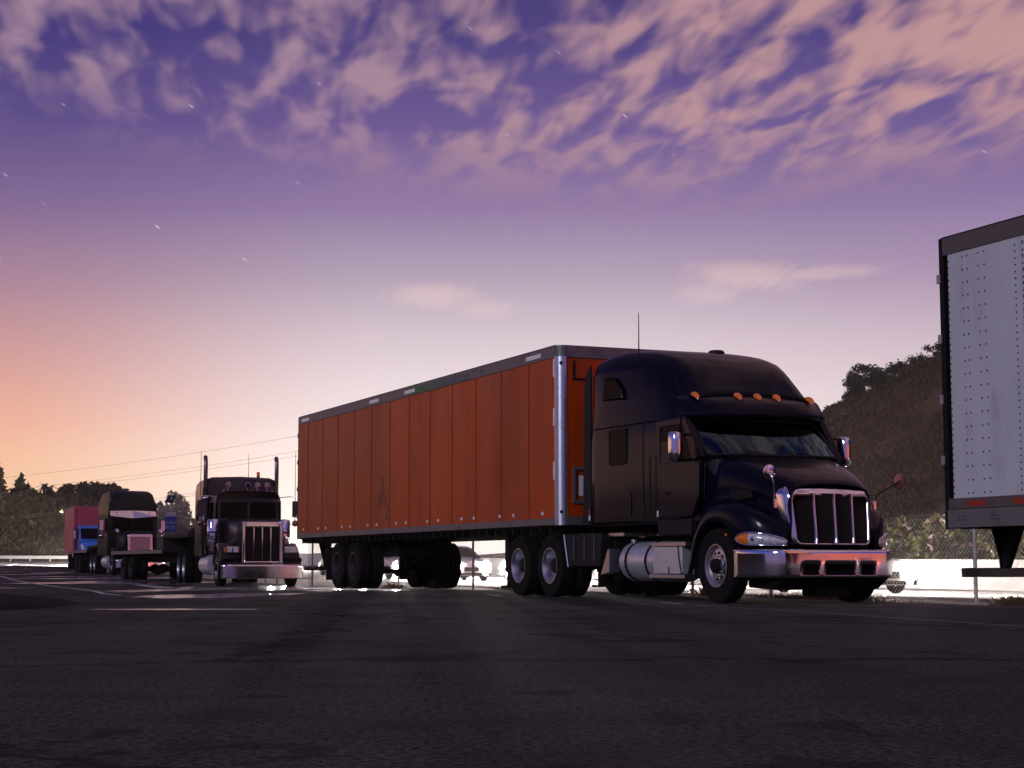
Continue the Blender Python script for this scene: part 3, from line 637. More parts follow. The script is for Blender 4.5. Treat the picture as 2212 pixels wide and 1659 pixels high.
# ================================================================== trailers
M['rivet']=pm('dark_rivet',(.045,.04,.045),.5)
M['door_rose_reflection']=pm('rose_reflection_tint',(.62,.34,.34),.4,var=.2)  # unseen door tinted rose for its reflection in the chrome grille
M['door_copper_reflection']=pm('copper_reflection_tint',(.80,.24,.12),.4,var=.2)  # unseen door tinted copper for its reflection in the chrome bumper
def box_trailer(name,label,a0,a1,z0,z1,mats,seams,O=O,rz=RZ,bogie=None,nose=True,gear=None,tape=True,rivets=False,width=1.3,reartop=True):
    t=empty(name,(O[0]+(a0)*math.cos(rz),O[1]+(a0)*math.sin(rz),0),rz,label,'trailer')
    X=lambda a:a-a0
    side_m,rail_m,floor_m=mats; wd=width
    zt=z1-.20; zb=z0+.12
    xa,xb=X(a0),X(a1)
    for s in (-1,1):
        mb=MB(); ed=[X(v) for v in seams]
        for i in range(len(ed)-1):
            mb.box(ed[i]+.004,ed[i+1]-.004,s*(wd-.04),s*wd,zb,zt)
        nf0=len(mb.f)
        if rivets:
            for (rx,dense) in rivets:
                zz_=zb+.05
                k_=0
                while zz_<zt-.03:
                    mb.lathe([(.012,0),(.009,s*.006),(0,s*.008)],'y',c=(X(rx),s*wd,zz_),n=6); zz_+=dense
        sp=mb.build('side_panel',M[side_m],t)
        if rivets:
            sp.data.materials.append(M['rivet']); mi=[0]*nf0+[1]*(len(mb.f)-nf0); sp.data.polygons.foreach_set('material_index',mi)
        if not rivets:
            mb=MB()
            for v in ed[1:-1]: mb.box(v-.013,v+.013,s*(wd+.0005),s*(wd+.006),zb,zt)
            mb.build('panel_seams',M[side_m+'_seam'],t)
        tr=MB().box(xa+.02,xb,s*(wd-.05),s*(wd+.012),zt,z1).build('top_rail',M[rail_m],t,bevel=.01)
        MB().tube([(xa,s*(wd-.01),z1),(xb,s*(wd-.01),z1)],.018,6).build('roof_edge',M['chassis'],tr)
        br=MB().box(xa+.02,xb,s*(wd-.05),s*(wd+.012),z0,zb).build('bottom_rail',M[rail_m],t,bevel=.008)
        if tape:
            v=xa+.35; k_=0
            while v<xb-.3:
                if tape=='small':
                    MB().box(v,v+.13,s*(wd+.0005),s*(wd+.005),zb+.06,zb+.115).build('reflective_tape',M['tapered'],br); MB().box(v+.133,v+.21,s*(wd+.0005),s*(wd+.005),zb+.06,zb+.115).build('reflective_tape',M['tapewhite'],br)
                    v+=(.62 if k_%2 else 1.25)
                else:
                    MB().box(v,v+.30,s*(wd+.0125),s*(wd+.016),zb-.095,zb-.03).build('reflective_tape',M['tapered'],br); v+=.75
                k_+=1
    MB().box(xa+.02,xb-.02,-wd+.05,wd-.05,z1-.03,z1+.012).build('roof',M['rail'],t)
    MB().box(xa+.05,xb-.05,-wd+.06,wd-.06,z0-.03,z0+.03).build('floor',M[floor_m],t)
    mb=MB()
    v=xa+.2
    while v<xb-.2: mb.box(v,v+.06,-wd+.06,wd-.06,z0-.13,z0-.03); v+=.4
    mb.build('cross_members',M['chassis'],t)
    # rear frame and doors
    rf=MB().box(xa-.06,xa+.02,-wd,-wd+.12,z0-.02,z1+.01).box(xa-.06,xa+.02,wd-.12,wd,z0-.02,z1+.01).box(xa-.06,xa+.02,-wd+.12,wd-.12,z1-.2,z1+.01).box(xa-.06,xa+.02,-wd+.12,wd-.12,z0-.02,z0+.14).build('rear_frame',M['chassis'],t,bevel=.01)
    for s in (-1,1):
        dr=MB().box(xa-.075,xa-.03,s*.01,s*(wd-.13),z0+.15,z1-.21).build('rear_door',M['door_copper_reflection' if side_m=='white' else 'door_rose_reflection'],t)
        MB().tube([(xa-.10,s*.35,z0+.1),(xa-.10,s*.35,z1-.2)],.016,6).build('lock_rod',M['galv'],dr)
        for zz_ in np.linspace(z0+.5,z1-.5,4): MB().box(xa-.09,xa-.03,s*(wd-.2),s*(wd+.012),zz_,zz_+.1).build('hinge',M['galv'],dr)
    if nose:
        # rounded bright corner posts and nose wall
        for s in (-1,1):
            pts=[(xb-.01+.15*math.sin(q),s*(wd-.15+.15*math.cos(q)+.008)) for q in np.linspace(0,math.pi/2,9)]
            pts+= [(x-.02,y-s*.03) for x,y in pts[::-1]]
            MB().prism([(x,y) for x,y in pts],z0+.0,zt+.02,'xy').build('corner_post',M['alu'],t,auto=30)
            MB().prism([(x+.004,y+s*.004) for x,y in pts],zt+.0205,z1+.004,'xy').build('corner_cap',M['rail'],t,auto=30)
            for zz_ in (zt-.10,zb+.1): MB().lathe([(.03,0),(.03,.006),(0,.007)],'x',c=(xb+.13,s*(wd-.05),zz_),n=12).build('corner_bolt',M['chassis'],t)
        nw=MB().box(xb+.08,xb+.115,-wd+.16,wd-.16,z0+.15,zt).build('nose_wall',M[side_m],t)
        MB().box(xb+.08,xb+.135,-wd+.15,wd-.15,zt+.002,z1+.008).build('nose_top_rail',M['rail'],nw,bevel=.006)
        MB().box(xb+.08,xb+.13,-wd+.15,wd-.15,z0,z0+.147).build('nose_bottom_rail',M['rail'],nw,bevel=.006)
        # permit box frame and small frame seen beside the cab
        P=[(-1.04,1.55),(-.62,1.55),(-.62,2.17),(-1.04,2.17)]
        mb=MB(); mb.box(xb+.116,xb+.15,-1.04,-.62,1.55,1.61).box(xb+.116,xb+.15,-1.04,-.62,2.11,2.17).box(xb+.116,xb+.15,-1.04,-.98,1.61,2.11).box(xb+.116,xb+.15,-.68,-.62,1.61,2.11)
        pf=mb.build('permit_frame',M['rail'],nw,bevel=.006)
        MB().box(xb+.116,xb+.13,-.92,-.74,1.68,2.02).build('permit_card',M['tapewhite'],pf)
        MB().box(xb+.116,xb+.125,-1.02,-.70,3.62,3.66).box(xb+.116,xb+.125,-1.02,-.98,3.66,3.95).build('nose_label_frame',M['chassis'],nw)
        MB().box(xb+.116,xb+.12,-1.1,1.1,3.62,3.625).build('nose_seam',M['chassis'],nw)
    if bogie:
        for bx in bogie: axle_duals(t,X(bx),mat='maroon',drop=True)
        c_=X(sum(bogie)/2)
        MB().box(c_-2.1,c_+2.0,-.62,-.50,.72,z0-.13).box(c_-2.1,c_+2.0,.50,.62,.72,z0-.13).build('bogie_frame',M['chassis'],t)
        MB().lathe([(.0,-.14),(.10,-.12),(.10,.12),(0,.14)],'x',c=(c_+.7,.15,.34),n=14).lathe([(0,-.1),(.09,-.09),(.09,.09),(0,.1)],'x',c=(c_+.7,-.15,.36),n=12).build('air_tank',M['chassis'],t,auto=40)
        for s in (-1,1): MB().box(c_-1.45,c_-1.43,s*.62,s*1.22,.18,.95).build('mud_flap',M['black'],t)
    # rear guard
    ug=MB().box(xa-.04,xa+.06,-1.12,1.12,.395,.50).build('underride_guard',M['maroon'],t,bevel=.012)
    for s in (-1,1):
        MB().prism([(xa-.02,z0-.02),(xa+.42,z0-.02),(xa+.08,.50),(xa-.02,.50)],s*.52,s*.60).build('guard_post',M['chassis'],ug)
        MB().prism([(s*.42,z0-.02),(s*.78,z0-.02),(s*.63,.62),(s*.62,.50),(s*.48,.50),(s*.48,.62)],xa+.0,xa+.012,'yz').build('guard_gusset',M['chassis'],ug)
    for s in (-1,1):
        MB().box(xa-.09,xa-.06,s*1.0,s*1.12,z0+.02,z0+.1).build('tail_light',M['redlens'],t)
    if gear:
        for s in (-1,1):
            g=X(gear)
            lg=MB().box(g-.08,g+.08,s*.92-.08,s*.92+.08,.40,z0-.05).box(g-.055,g+.055,s*.92-.055,s*.92+.055,.16,.40).build('landing_gear_leg',M['chassis'],t,bevel=.006)
            MB().box(g-.15,g+.15,s*.92-.13,s*.92+.13,.12,.16).build('foot_plate',M['chassis'],lg)
            MB().tube([(g,s*.9,.50),(g+1.0,s*.7,z0-.1)],.025,6).build('gear_brace',M['chassis'],lg)
    return t
for k_,c_ in (('orange',(.24,.028,.003)),('white',(.15,.15,.16)),('red',(.2,.03,.05))): M[k_+'_seam']=pm(k_+'_seam_strip',c_,.6)  # darker tone of each panel colour for the seam strips
s0=1.222
seams=[-15.48]+[-.12-s0*.90-s0*k_ for k_ in range(12)][::-1]+[-.12]
seams=sorted(set(round(v,3) for v in seams if v>=-15.48))
OT=box_trailer('box_trailer','long orange box trailer with silver corner posts behind the navy sleeper tractor',-15.5,-.12,1.19,4.20,('orange','rail','chassis'),seams,bogie=(-12.5,-11.25),gear=-2.9,tape='small')
def XO(a): return a+15.5
# white marker strips on the top rail and up the front post, algae on the rail, worn emblem
for a in (-15.2,-9.9,-7.6,-1.3,-4.9):
    if a==-4.9: continue
    MB().box(XO(a),XO(a)+.62,-1.3165,-1.3125,4.06,4.13).build('reflective_tape',M['tapewhite'],OT)
for zz_ in (3.68,2.85,1.95): MB().box(XO(-.19),XO(-.135),-1.306,-1.3005,zz_,zz_+.30).build('reflective_tape',M['tapewhite'],OT)
MB().box(XO(-.19),XO(-.135),-1.306,-1.3005,2.75,2.845).build('reflective_tape',M['tapered'],OT)
MB().box(XO(-7.3),XO(-4.0),-1.3160,-1.3125,4.015,4.155).build('rail_moss',pm('rail_moss',(.13,.125,.13),.7,col2=(.07,.22,.02),vscale=.7,dirt=((.05,.05,.05),16,.7)),OT)
em=MB()
E0=XO(-9.05)
def strip(p,q,w0,w1):
    (x0,z0_),(x1,z1_)=p,q
    em.prism([(x0-w0,z0_),(x0+w0,z0_),(x1+w1,z1_),(x1-w1,z1_)],-1.3045,-1.3005)
strip((E0-.42,1.48),(E0-.05,2.12),.16,.07); strip((E0+.42,1.48),(E0+.06,2.12),.15,.07); strip((E0-.02,2.12),(E0+.0,2.45),.17,.015)
strip((E0-.20,1.66),(E0+.14,2.2),.03,.03)
em.build('emblem',pm('worn_emblem',(.10,.055,.04),.7,col2=(.42,.075,.012),vscale=7,dirt=((.16,.14,.13),9,.5)),OT)
# white trailer ahead, only its rear end in the frame
WS0=10.32
wr=[(WS0+.115,.072),(WS0+.36,.145),(WS0+.44,.145),(WS0+.63,.145),(WS0+.73,.145),(WS0+1.235,.072),(WS0+1.36,.145)]
k_=1.24
seamsW=[WS0+.10]+[WS0+.10+k_*i for i in range(1,10)]+[WS0+12.5]
for i in range(1,9):
    wr+=[(WS0+.10+k_*i+.02,.072),(WS0+.10+k_*i+.26,.145),(WS0+.10+k_*i+.35,.145),(WS0+.10+k_*i+.55,.145),(WS0+.10+k_*i+.65,.145)]
M['white_rail']=pm('white_trailer_rail',(.12,.10,.10),.5,.3,dirt=((.05,.04,.04),3,.6))
M['white_base']=pm('white_trailer_base_rail',(.16,.155,.16),.5,.3,bump=.1,bscale=14,dirt=((.05,.05,.05),3,.5))
WT=box_trailer('box_trailer','white riveted box trailer cut off by the frame, parked ahead of the navy tractor',WS0,WS0+12.6,1.14,4.18,('white','white_rail','chassis'),seamsW,bogie=(WS0+3.6,WS0+4.85),nose=False,gear=WS0+11,tape='big',rivets=wr)
MB().box(0,12.6,-1.31,-1.27,.94,1.138).build('lower_rail',M['white_base'],WT); MB().box(-.06,.06,-1.3,1.3,.93,1.12).build('rear_sill',M['chassis'],WT)
mb=MB()
for v in np.arange(.2,12,.55):
    for q in (0,.05,.10): mb.lathe([(.010,0),(0,-.008)],'y',c=(v+q,-1.31,1.06),n=6).lathe([(.010,0),(0,-.008)],'y',c=(v+q,-1.31,1.02),n=6)
mb.build('rail_rivets',M['chassis'],WT)
M['pinklens']=pm('rosy_lens',(.40,.22,.22),.12,.6)
# ================================================================== the long-nosed classic tractor
def project(p):
    c_,s_=math.cos(PITCH),math.sin(PITCH); x,y,z_=p[0],p[1],p[2]-CAM_H; dd=y*c_+z_*s_
    return 1106+3700*x/dd,829.5-3700*(-y*s_+z_*c_)/dd
def classic(loc,rz):
    t=empty('semi_truck',loc,rz,'dark steel-coloured long-nosed tractor with twin exhaust stacks and a square chrome grille','truck')
    # local x forward, front bumper at x=0
    cabm=M['maroon']
    hood=[]
    def sec(x,w0,zt,zb=.95): return [(x,w0,zb),(x,w0,zt-.16),(x,w0-.04,zt-.05),(x,w0-.14,zt),(x,w0*.4,zt+.03),(x,0,zt+.035)]
    H=MB().grid(half_loft([-2.35,-1.6,-.9,-.25],lambda a:sec(a,.62+(-a)*.07 if a<-.3 else .62,1.72+(-a)*.085))).build('hood',cabm,t,smooth=True,solid=.02); H.data.set_sharp_from_angle(angle=R(45))
    G=MB()
    G.box(-.30,-.16,-.60,-.50,.62,1.78).box(-.30,-.16,.50,.60,.62,1.78).box(-.30,-.16,-.50,.50,1.63,1.78).box(-.30,-.16,-.50,.50,.62,.70)
    G=G.build('grille',M['chrome'],t,bevel=.03,seg=3)
    MB().box(-.28,-.24,-.50,.50,.70,1.63).build('grille_core',M['mesh'],G)
    sl_=MB()
    for v in np.linspace(-.48,.48,25): sl_.box(-.24,-.215,v-.004,v+.004,.70,1.63)
    sl_.build('grille_slats',M['maroon'],G)
    for v in (-.25,0,.25): MB().box(-.24,-.20,v-.014,v+.014,.70,1.63).build('grille_bar',M['chrome'],G)
    def bx(y): return .02-.05*(y/1.2)**2-.10*max(0,(abs(y)-1.0)/.22)**2
    B=MB().grid([[(bx(y),y,z_) for y in np.linspace(-1.22,1.22,33)] for z_ in (.22,.24,.56,.60)]).build('bumper',M['chrome'],t,smooth=True,solid=.03)
    for y in (-.45,.45): MB().lathe([(.02,0),(.015,.03),(0,.035)],'x',c=(bx(y)+.0,y,.55),n=10).build('bumper_bolt',M['chrome'],B)
    # cab
    CB=MB().grid(half_loft([-4.0,-3.96,-3.3,-2.72,-2.68],lambda a:[(a,1.0,.95),(a,1.02,1.0),(a,1.02,2.2),(a,.99,2.52),(a,.92,2.66),(a,.78,2.72),(a,0,2.76)])).build('cab',cabm,t,smooth=True,solid=.02); CB.data.set_sharp_from_angle(angle=R(45))
    MB().prism([(-.95,.95),(.95,.95),(1.0,1.85),(-1.0,1.85)],-2.70,-2.66,'yz').build('firewall',cabm,t)
    for s in (-1,1):
        W_=MB().prism([(s*.03,1.95),(s*.86,1.93),(s*.84,2.38),(s*.03,2.40)],-2.64,-2.63,'yz').build('windshield',M['darkglass'],t)
        MB().box(-2.67,-2.625,s*.86 if s>0 else -.93,s*.93 if s>0 else -.86,1.88,2.45).build('pillar',cabm,W_)
        D=MB().box(-3.75,-2.75,s*1.021,s*1.03,1.0,2.45).build('door',cabm,t,bevel=.006)
        MB().box(-3.6,-2.85,s*1.031,s*1.036,1.9,2.4).build('door_window',M['darkglass'],D)
    MB().box(-2.67,-2.62,-.03,.03,1.9,2.4).box(-2.67,-2.62,-.9,.9,2.39,2.47).box(-2.67,-2.61,-.93,.93,1.86,1.93).build('windshield_frame',M['maroon'],t)
    MB().prism([(-2.66,2.52),(-2.35,2.40),(-2.35,2.41),(-2.66,2.535)],-.95,.95).build('sun_visor',M['maroon'],t,bevel=.002)
    # sleeper
    SL=MB().grid(half_loft([-5.75,-5.72,-5.6,-4.4,-4.12,-4.06,-4.04],lambda a:[(a,1.16,.85),(a,1.2,.92),(a,1.2,2.80),(a,1.17,3.00),(a,1.06,3.12),(a,.9,3.18),(a,0,3.21)] if -5.7<a<-4.1 else [(a,1.10,.9),(a,1.14,.95),(a,1.14,2.75),(a,1.1,2.92),(a,.99,3.05),(a,.84,3.11),(a,0,3.14)]))
    r0=half_loft([-4.04],lambda a:[(a,1.10,.9),(a,1.14,.95),(a,1.14,2.75),(a,1.1,2.92),(a,.99,3.05),(a,.84,3.11),(a,0,3.14)])[0]; SL.add(r0,[tuple(range(len(r0)))])
    r1=[(-5.76,p[1],p[2]) for p in r0]; SL.add(r1,[tuple(range(len(r1)))])
    SLo=SL.build('sleeper',cabm,t,smooth=True); SLo.data.set_sharp_from_angle(angle=R(40))
    for s in (-1,1): MB().box(-5.2,-4.9,s*1.2,s*1.212,1.9,2.4).build('sleeper_window',M['darkglass'],SLo)
    for i,y in enumerate((-.62,-.02,.28,.58)):
        L=MB().lathe([(0,0),(.07,.02),(.085,.10),(.08,.13),(0,.14)],'x',c=(-2.80,y,2.90),n=18).build('roof_lamp',M['chrome'],t,smooth=True)
        MB().lathe([(.07,.142),(0,.150)],'x',c=(-2.80,y,2.90),n=16).build('roof_lamp_lens',M['pinklens' if i!=1 else 'black'],L)
        MB().tube([(-2.75,y,2.72),(-2.75,y,2.83)],.015,5).build('roof_lamp_stem',M['chrome'],L)
    for y in (-.75,-.2,.1,.32,.75): MB().lathe([(.04,0),(.03,.04),(0,.05)],'z',c=(-2.75,y,2.71),n=10).build('marker_light',M['amber'],t)
    BE=MB().lathe([(.05,0),(.05,.05)],'z',c=(-4.5,.62,3.20),n=14).build('beacon',M['black'],t); MB().lathe([(.052,.05),(.052,.16),(.03,.18),(0,.18)],'z',c=(-4.5,.62,3.20),n=14).build('beacon_lens',M['amber'],BE)
    for s in (-1,1):
        ST=MB().tube([(-4.02,s*1.12,.9),(-4.02,s*1.12,3.60),(-4.06,s*1.12,3.73),(-4.12,s*1.12,3.78)],.065,14).build('exhaust_stack',M['stack'],t,smooth=True)
        MB().tube([(-4.02,s*1.12,1.1),(-4.02,s*1.12,2.55)],.12,14).build('heat_shield',M['maroon'],ST,smooth=True)
        MB().tube([(-4.02,s*1.12,2.52),(-4.02,s*1.12,2.60)],.13,14).build('stack_clamp',M['chrome'],ST,smooth=True)
        # air cleaner
        AC=MB().lathe([(0,1.12),(.17,1.14),(.19,1.2),(.19,1.85),(.16,1.9),(0,1.92)],'z',c=(-2.5,s*1.08,0),n=20).build('air_cleaner',M['chrome'],t,auto=40)
        MB().lathe([(.195,1.5),(.195,1.55)],'z',c=(-2.5,s*1.08,0),n=20).build('cleaner_band',M['maroon'],AC)
        # fender
        F=MB(); pts=[(-1.2+.64*math.cos(q),.52+.66*math.sin(q)) for q in np.linspace(.15,math.pi-.2,16)]; pts=[(-.28,.78)]+pts[0:]+[(-2.0,.62)]
        F.grid([[(x,s*1.20,z_-.05) for x,z_ in pts],[(x,s*1.16,z_+.02) for x,z_ in pts],[(x,s*.9,z_+.05) for x,z_ in pts],[(x,s*.60,z_+.04) for x,z_ in pts]])
        Fo=F.build('fender',cabm,t,smooth=True,solid=.02)
        MB().prism([(s*.62,.62),(s*1.18,.62),(s*1.15,.98),(s*.62,1.02)],-.55,-.50,'yz').build('fender_front',cabm,Fo)
        HL=MB().box(-.46,-.28,s*.66 if s>0 else -1.04,s*1.04 if s>0 else -.66,.92,1.10).build('headlight',M['chrome'],t,bevel=.02)
        for y in (.76,.94): MB().box(-.282,-.27,s*y-.07,s*y+.07,.945,1.075).build('headlight_lens',M['lens'],HL,bevel=.01)
        MB().box(-.44,-.34,s*1.045,s*1.09,.95,1.07).build('turn_signal',M['amber'],HL,bevel=.01)
        MI=MB().tube([(-2.75,s*.98,2.55),(-2.7,s*1.30,2.58),(-2.7,s*1.46,2.56),(-2.7,s*1.46,1.75),(-2.75,s*1.0,1.80)],.014,6).build('mirror_bracket',M['chrome'],t)
        MB().box(-2.72,-2.66,s*1.46-.09,s*1.46+.09,1.98,2.45).build('mirror',M['maroon'],MI,bevel=.015)
        MB().lathe([(0,-.03),(.08,-.02),(.095,0),(0,.01)],'x',c=(-2.68,s*1.46,1.80),n=18).build('round_mirror',M['pinklens'],MI,smooth=True)
        antenna(t,(-2.72,s*1.46,2.58),1.3)
        for r_ in range(6): MB().lathe([(.014,0),(0,.012)],'x',c=(-2.30,s*1.09,1.15+.11*r_),n=8).build('cleaner_light',M['tapewhite'],AC)
        MB().lathe([(0,-4.9),(.3,-4.88),(.3,-3.1),(0,-3.08)],'x',c=(0,s*.87,.60),n=24).build('fuel_tank',M['tank'],t,auto=40)
        wheel(t,-1.2,s*1.05,.52,s,'steer')
    antenna(t,(-3.0,0.05,2.75),1.1)
    MB().box(-10.0,-.3,-.45,-.37,.62,.9).box(-10.0,-.3,.37,.45,.62,.9).box(-2.6,-.5,-.35,.35,.35,.95).build('frame_rails',M['chassis'],t)
    for x in (-7.9,-9.2): axle_duals(t,x)
    for s in (-1,1): MB().box(-.95,-.55,s*.3-.03,s*.3+.03,.3,.5).build('tow_bracket',M['chassis'],t)
    return t
def at(px,Z,zr=0):   # helper used to work out positions along the row
    return ((px-1106)/3700*Z*math.cos(PITCH)*1.0,Z)
P2=(-7.25,50.2)
CT=classic((P2[0],P2[1],gz(*P2)),RZ-.08); CT.scale=(1,1,1.06)
# step-deck trailer behind it
def stepdeck(loc,rz,label,L=12.5,deck=1.02,upper=1.45,name='flatbed_trailer',ul=3.0,ax=(1.3,2.6)):
    t=empty(name,loc,rz,label,'trailer')      # local x: 0 at the nose
    MB().box(-ul,0,-1.27,1.27,upper-.12,upper).build('upper_deck',M['deck'],t,bevel=.01)
    MB().box(-ul-.08,-ul+.02,-1.25,1.25,deck-.1,upper-.121).build('step',M['deck'],t)
    MB().box(-L,-ul-.08,-1.27,1.27,deck-.12,deck).build('lower_deck',M['deck'],t,bevel=.01)
    mb=MB()
    for s in (-.5,.5): mb.box(-L+.2,-ul-.09,s-.06,s+.06,deck-.45,deck-.121); mb.box(-ul+.03,-.4,s-.06,s+.06,upper-.40,upper-.121)
    mb.build('main_beams',M['chassis'],t)
    for s in (-1,1): MB().box(-L,-ul-.1,s*1.271,s*1.285,deck-.14,deck-.02).build('side_rail',M['rail'],t)
    for x in (-L+ax[0],-L+ax[1]): axle_duals(t,x,mat='maroon',zc=.45,r=.45)
    MB().box(-L-.02,-L+.02,-1.2,1.2,deck-.30,deck-.121).build('rear_bumper',M['chassis'],t)
    mb=MB().box(-1.55,-1.0,-.9,-.5,upper,upper+.14).box(-1.4,-1.1,-.8,-.6,upper+.14,upper+.2).build('deck_winch',M['chassis'],t,bevel=.02)
    return t
def off(P,a,y,rz): return (P[0]+a*math.cos(rz)-y*math.sin(rz),P[1]+a*math.sin(rz)+y*math.cos(rz))
q=off(P2,-6.9,0,RZ-.08); stepdeck((q[0],q[1],gz(*q)),RZ+.03,'empty black flatbed trailer with a stepped deck coupled behind the long-nosed tractor',L=11.8,deck=1.13,upper=1.62,ul=3.4,ax=(1.9,3.2))
# ================================================================== the tall dark sleeper tractor farther back
def condo(loc,rz):
    t=empty('semi_truck',loc,rz,'tall black sleeper tractor with a pointed chrome visor and a slatted chrome grille','truck')
    P=M['blackgreen']
    def sec(x,w0,zt): return [(x,w0,.9),(x,w0,zt-.25),(x,w0-.05,zt-.10),(x,w0-.18,zt-.02),(x,w0*.4,zt+.02),(x,0,zt+.025)]
    MB().grid(half_loft([-2.3,-1.5,-.8,-.3],lambda a:sec(a,.66+(-a)*.09,1.80+(-a)*.10))).build('hood',P,t,smooth=True,solid=.02)
    G=MB().prism(rrect(0,1.40,.60,.44,.10,5),-.32,-.18,'yz').build('grille',M['chrome'],t,bevel=.03)
    MB().prism(rrect(0,1.36,.47,.36,.03,3),-.175,-.165,'yz').build('grille_core',M['mesh'],G)
    sl_=MB()
    for v in np.linspace(1.04,1.68,15): sl_.box(-.165,-.145,-.465,.465,v-.009,v+.009)
    sl_.build('grille_slats',M['chrome'],G)
    def bx(y): return .02-.05*(y/1.2)**2-.12*max(0,(abs(y)-.95)/.25)**2
    MB().grid([[(bx(y),y,z_) for y in np.linspace(-1.2,1.2,25)] for z_ in (.32,.35,.66,.70)]).build('bumper',M['chrome'],t,smooth=True,solid=.03)
    B=MB().grid(half_loft([-6.1,-6.05,-5.9,-3.6,-3.1,-2.75,-2.62],lambda a:[(a,1.16,.9),(a,1.2,1.0),(a,1.2,2.7),(a,1.17,3.35 if a<-3.2 else 3.25),(a,1.05,zt_(a)-.12),(a,.86,zt_(a)-.02),(a,0,zt_(a))]))
    r0=half_loft([-2.62],lambda a:[(a,1.16,.9),(a,1.2,1.0),(a,1.2,2.7),(a,1.17,3.25),(a,1.05,zt_(a)-.12),(a,.86,zt_(a)-.02),(a,0,zt_(a))])[0]; B.add(r0,[tuple(range(len(r0)))])
    o=B.build('cab_and_sleeper',P,t,smooth=True); o.data.set_sharp_from_angle(angle=R(45))
    for s in (-1,1):
        MB().prism([(s*.03,2.05),(s*1.0,2.02),(s*.97,2.62),(s*.03,2.60)],-2.60,-2.58,'yz').build('windshield',M['darkglass'],t)
        # chrome visor, two halves meeting in a point
        MB().add([(-2.57,0,2.98),(-2.62,s*1.12,2.96),(-2.30,0,2.62),(-2.36,s*1.12,2.72)],[(0,1,3,2)]).build('visor',M['chrome'],t,solid=.012)
        MB().box(-3.5,-2.75,s*1.205,s*1.215,2.0,2.6).build('door_window',M['darkglass'],t)
        F=MB(); pts=[(-.30,.95)]+[(-1.25+.66*math.cos(q),.54+.68*math.sin(q)) for q in np.linspace(.3,math.pi-.1,14)]
        F.grid([[(x,s*1.2,z_-.06) for x,z_ in pts],[(x,s*1.15,z_+.03) for x,z_ in pts],[(x,s*.68,z_+.07) for x,z_ in pts]]); Fo=F.build('fender',P,t,smooth=True,solid=.02)
        MB().prism([(s*.64,.74),(s*1.16,.74),(s*1.13,1.10),(s*.64,1.14)],-.50,-.44,'yz').build('fender_front',P,Fo)
        HL=MB().prism(rrect(s*.90,.99,.22,.10,.03,3),-.44,-.36,'yz').build('headlight',M['chrome'],t,bevel=.015)
        MB().prism(rrect(s*.84,.99,.12,.07,.02,3),-.355,-.348,'yz').build('headlight_lens',M['lens'],HL); MB().prism(rrect(s*1.05,.99,.05,.07,.02,3),-.355,-.348,'yz').build('turn_signal',M['amber'],HL)
        MI=MB().tube([(-2.75,s*1.15,2.60),(-2.65,s*1.50,2.60),(-2.65,s*1.50,1.75),(-2.75,s*1.15,1.85)],.014,6).build('mirror_bracket',M['chrome'],t)
        MB().box(-2.68,-2.62,s*1.50-.10,s*1.50+.10,2.05,2.52).build('mirror',M['chrome'],MI,bevel=.02)
        MB().lathe([(0,-.03),(.10,-.02),(.115,0),(0,.01)],'x',c=(-2.64,s*1.50,1.80),n=18).build('round_mirror',M['chrome'],MI,smooth=True)
        MB().tube([(-.9,s*.85,1.75),(-.75,s*1.02,1.95)],.01,5).lathe([(0,-.02),(.09,-.01),(.1,0),(0,.01)],'x',c=(-.73,s*1.04,2.0),n=14).build('hood_mirror',M['chrome'],t)
        MB().lathe([(0,-4.9),(.3,-4.88),(.3,-3.1),(0,-3.08)],'x',c=(0,s*.87,.60),n=20).build('fuel_tank',M['tank'],t,auto=40)
        wheel(t,-1.25,s*1.05,.52,s,'steer')
    for y,m_ in ((-.8,'redlens'),(-.4,'tapewhite'),(0,'tapewhite'),(.4,'tapewhite'),(.8,'redlens')): MB().lathe([(.035,0),(.028,.02),(0,.03)],'x',c=(-2.50,y,2.90-.03*abs(y)),n=10).build('visor_light',M[m_],t)
    MB().box(-8.6,-.3,-.45,-.37,.62,.9).box(-8.6,-.3,.37,.45,.62,.9).box(-2.4,-.5,-.35,.35,.35,.95).build('frame_rails',M['chassis'],t)
    for x in (-6.9,-8.2): axle_duals(t,x)
    t.scale=(1,1,1.06)
    return t
zt_=pline([-6.1,-6.0,-3.9,-3.2,-2.75,-2.62],[3.80,3.93,3.98,3.90,3.60,3.30])
P3=(-17.8,82.5); rz3=RZ-.03
condo((P3[0],P3[1],gz(*P3)),rz3)
q=off(P3,-6.4,0,rz3); stepdeck((q[0],q[1],gz(*q)),rz3,'empty black flatbed trailer between the tall black tractor and the blue box truck',L=9.0,deck=1.25,upper=1.45)
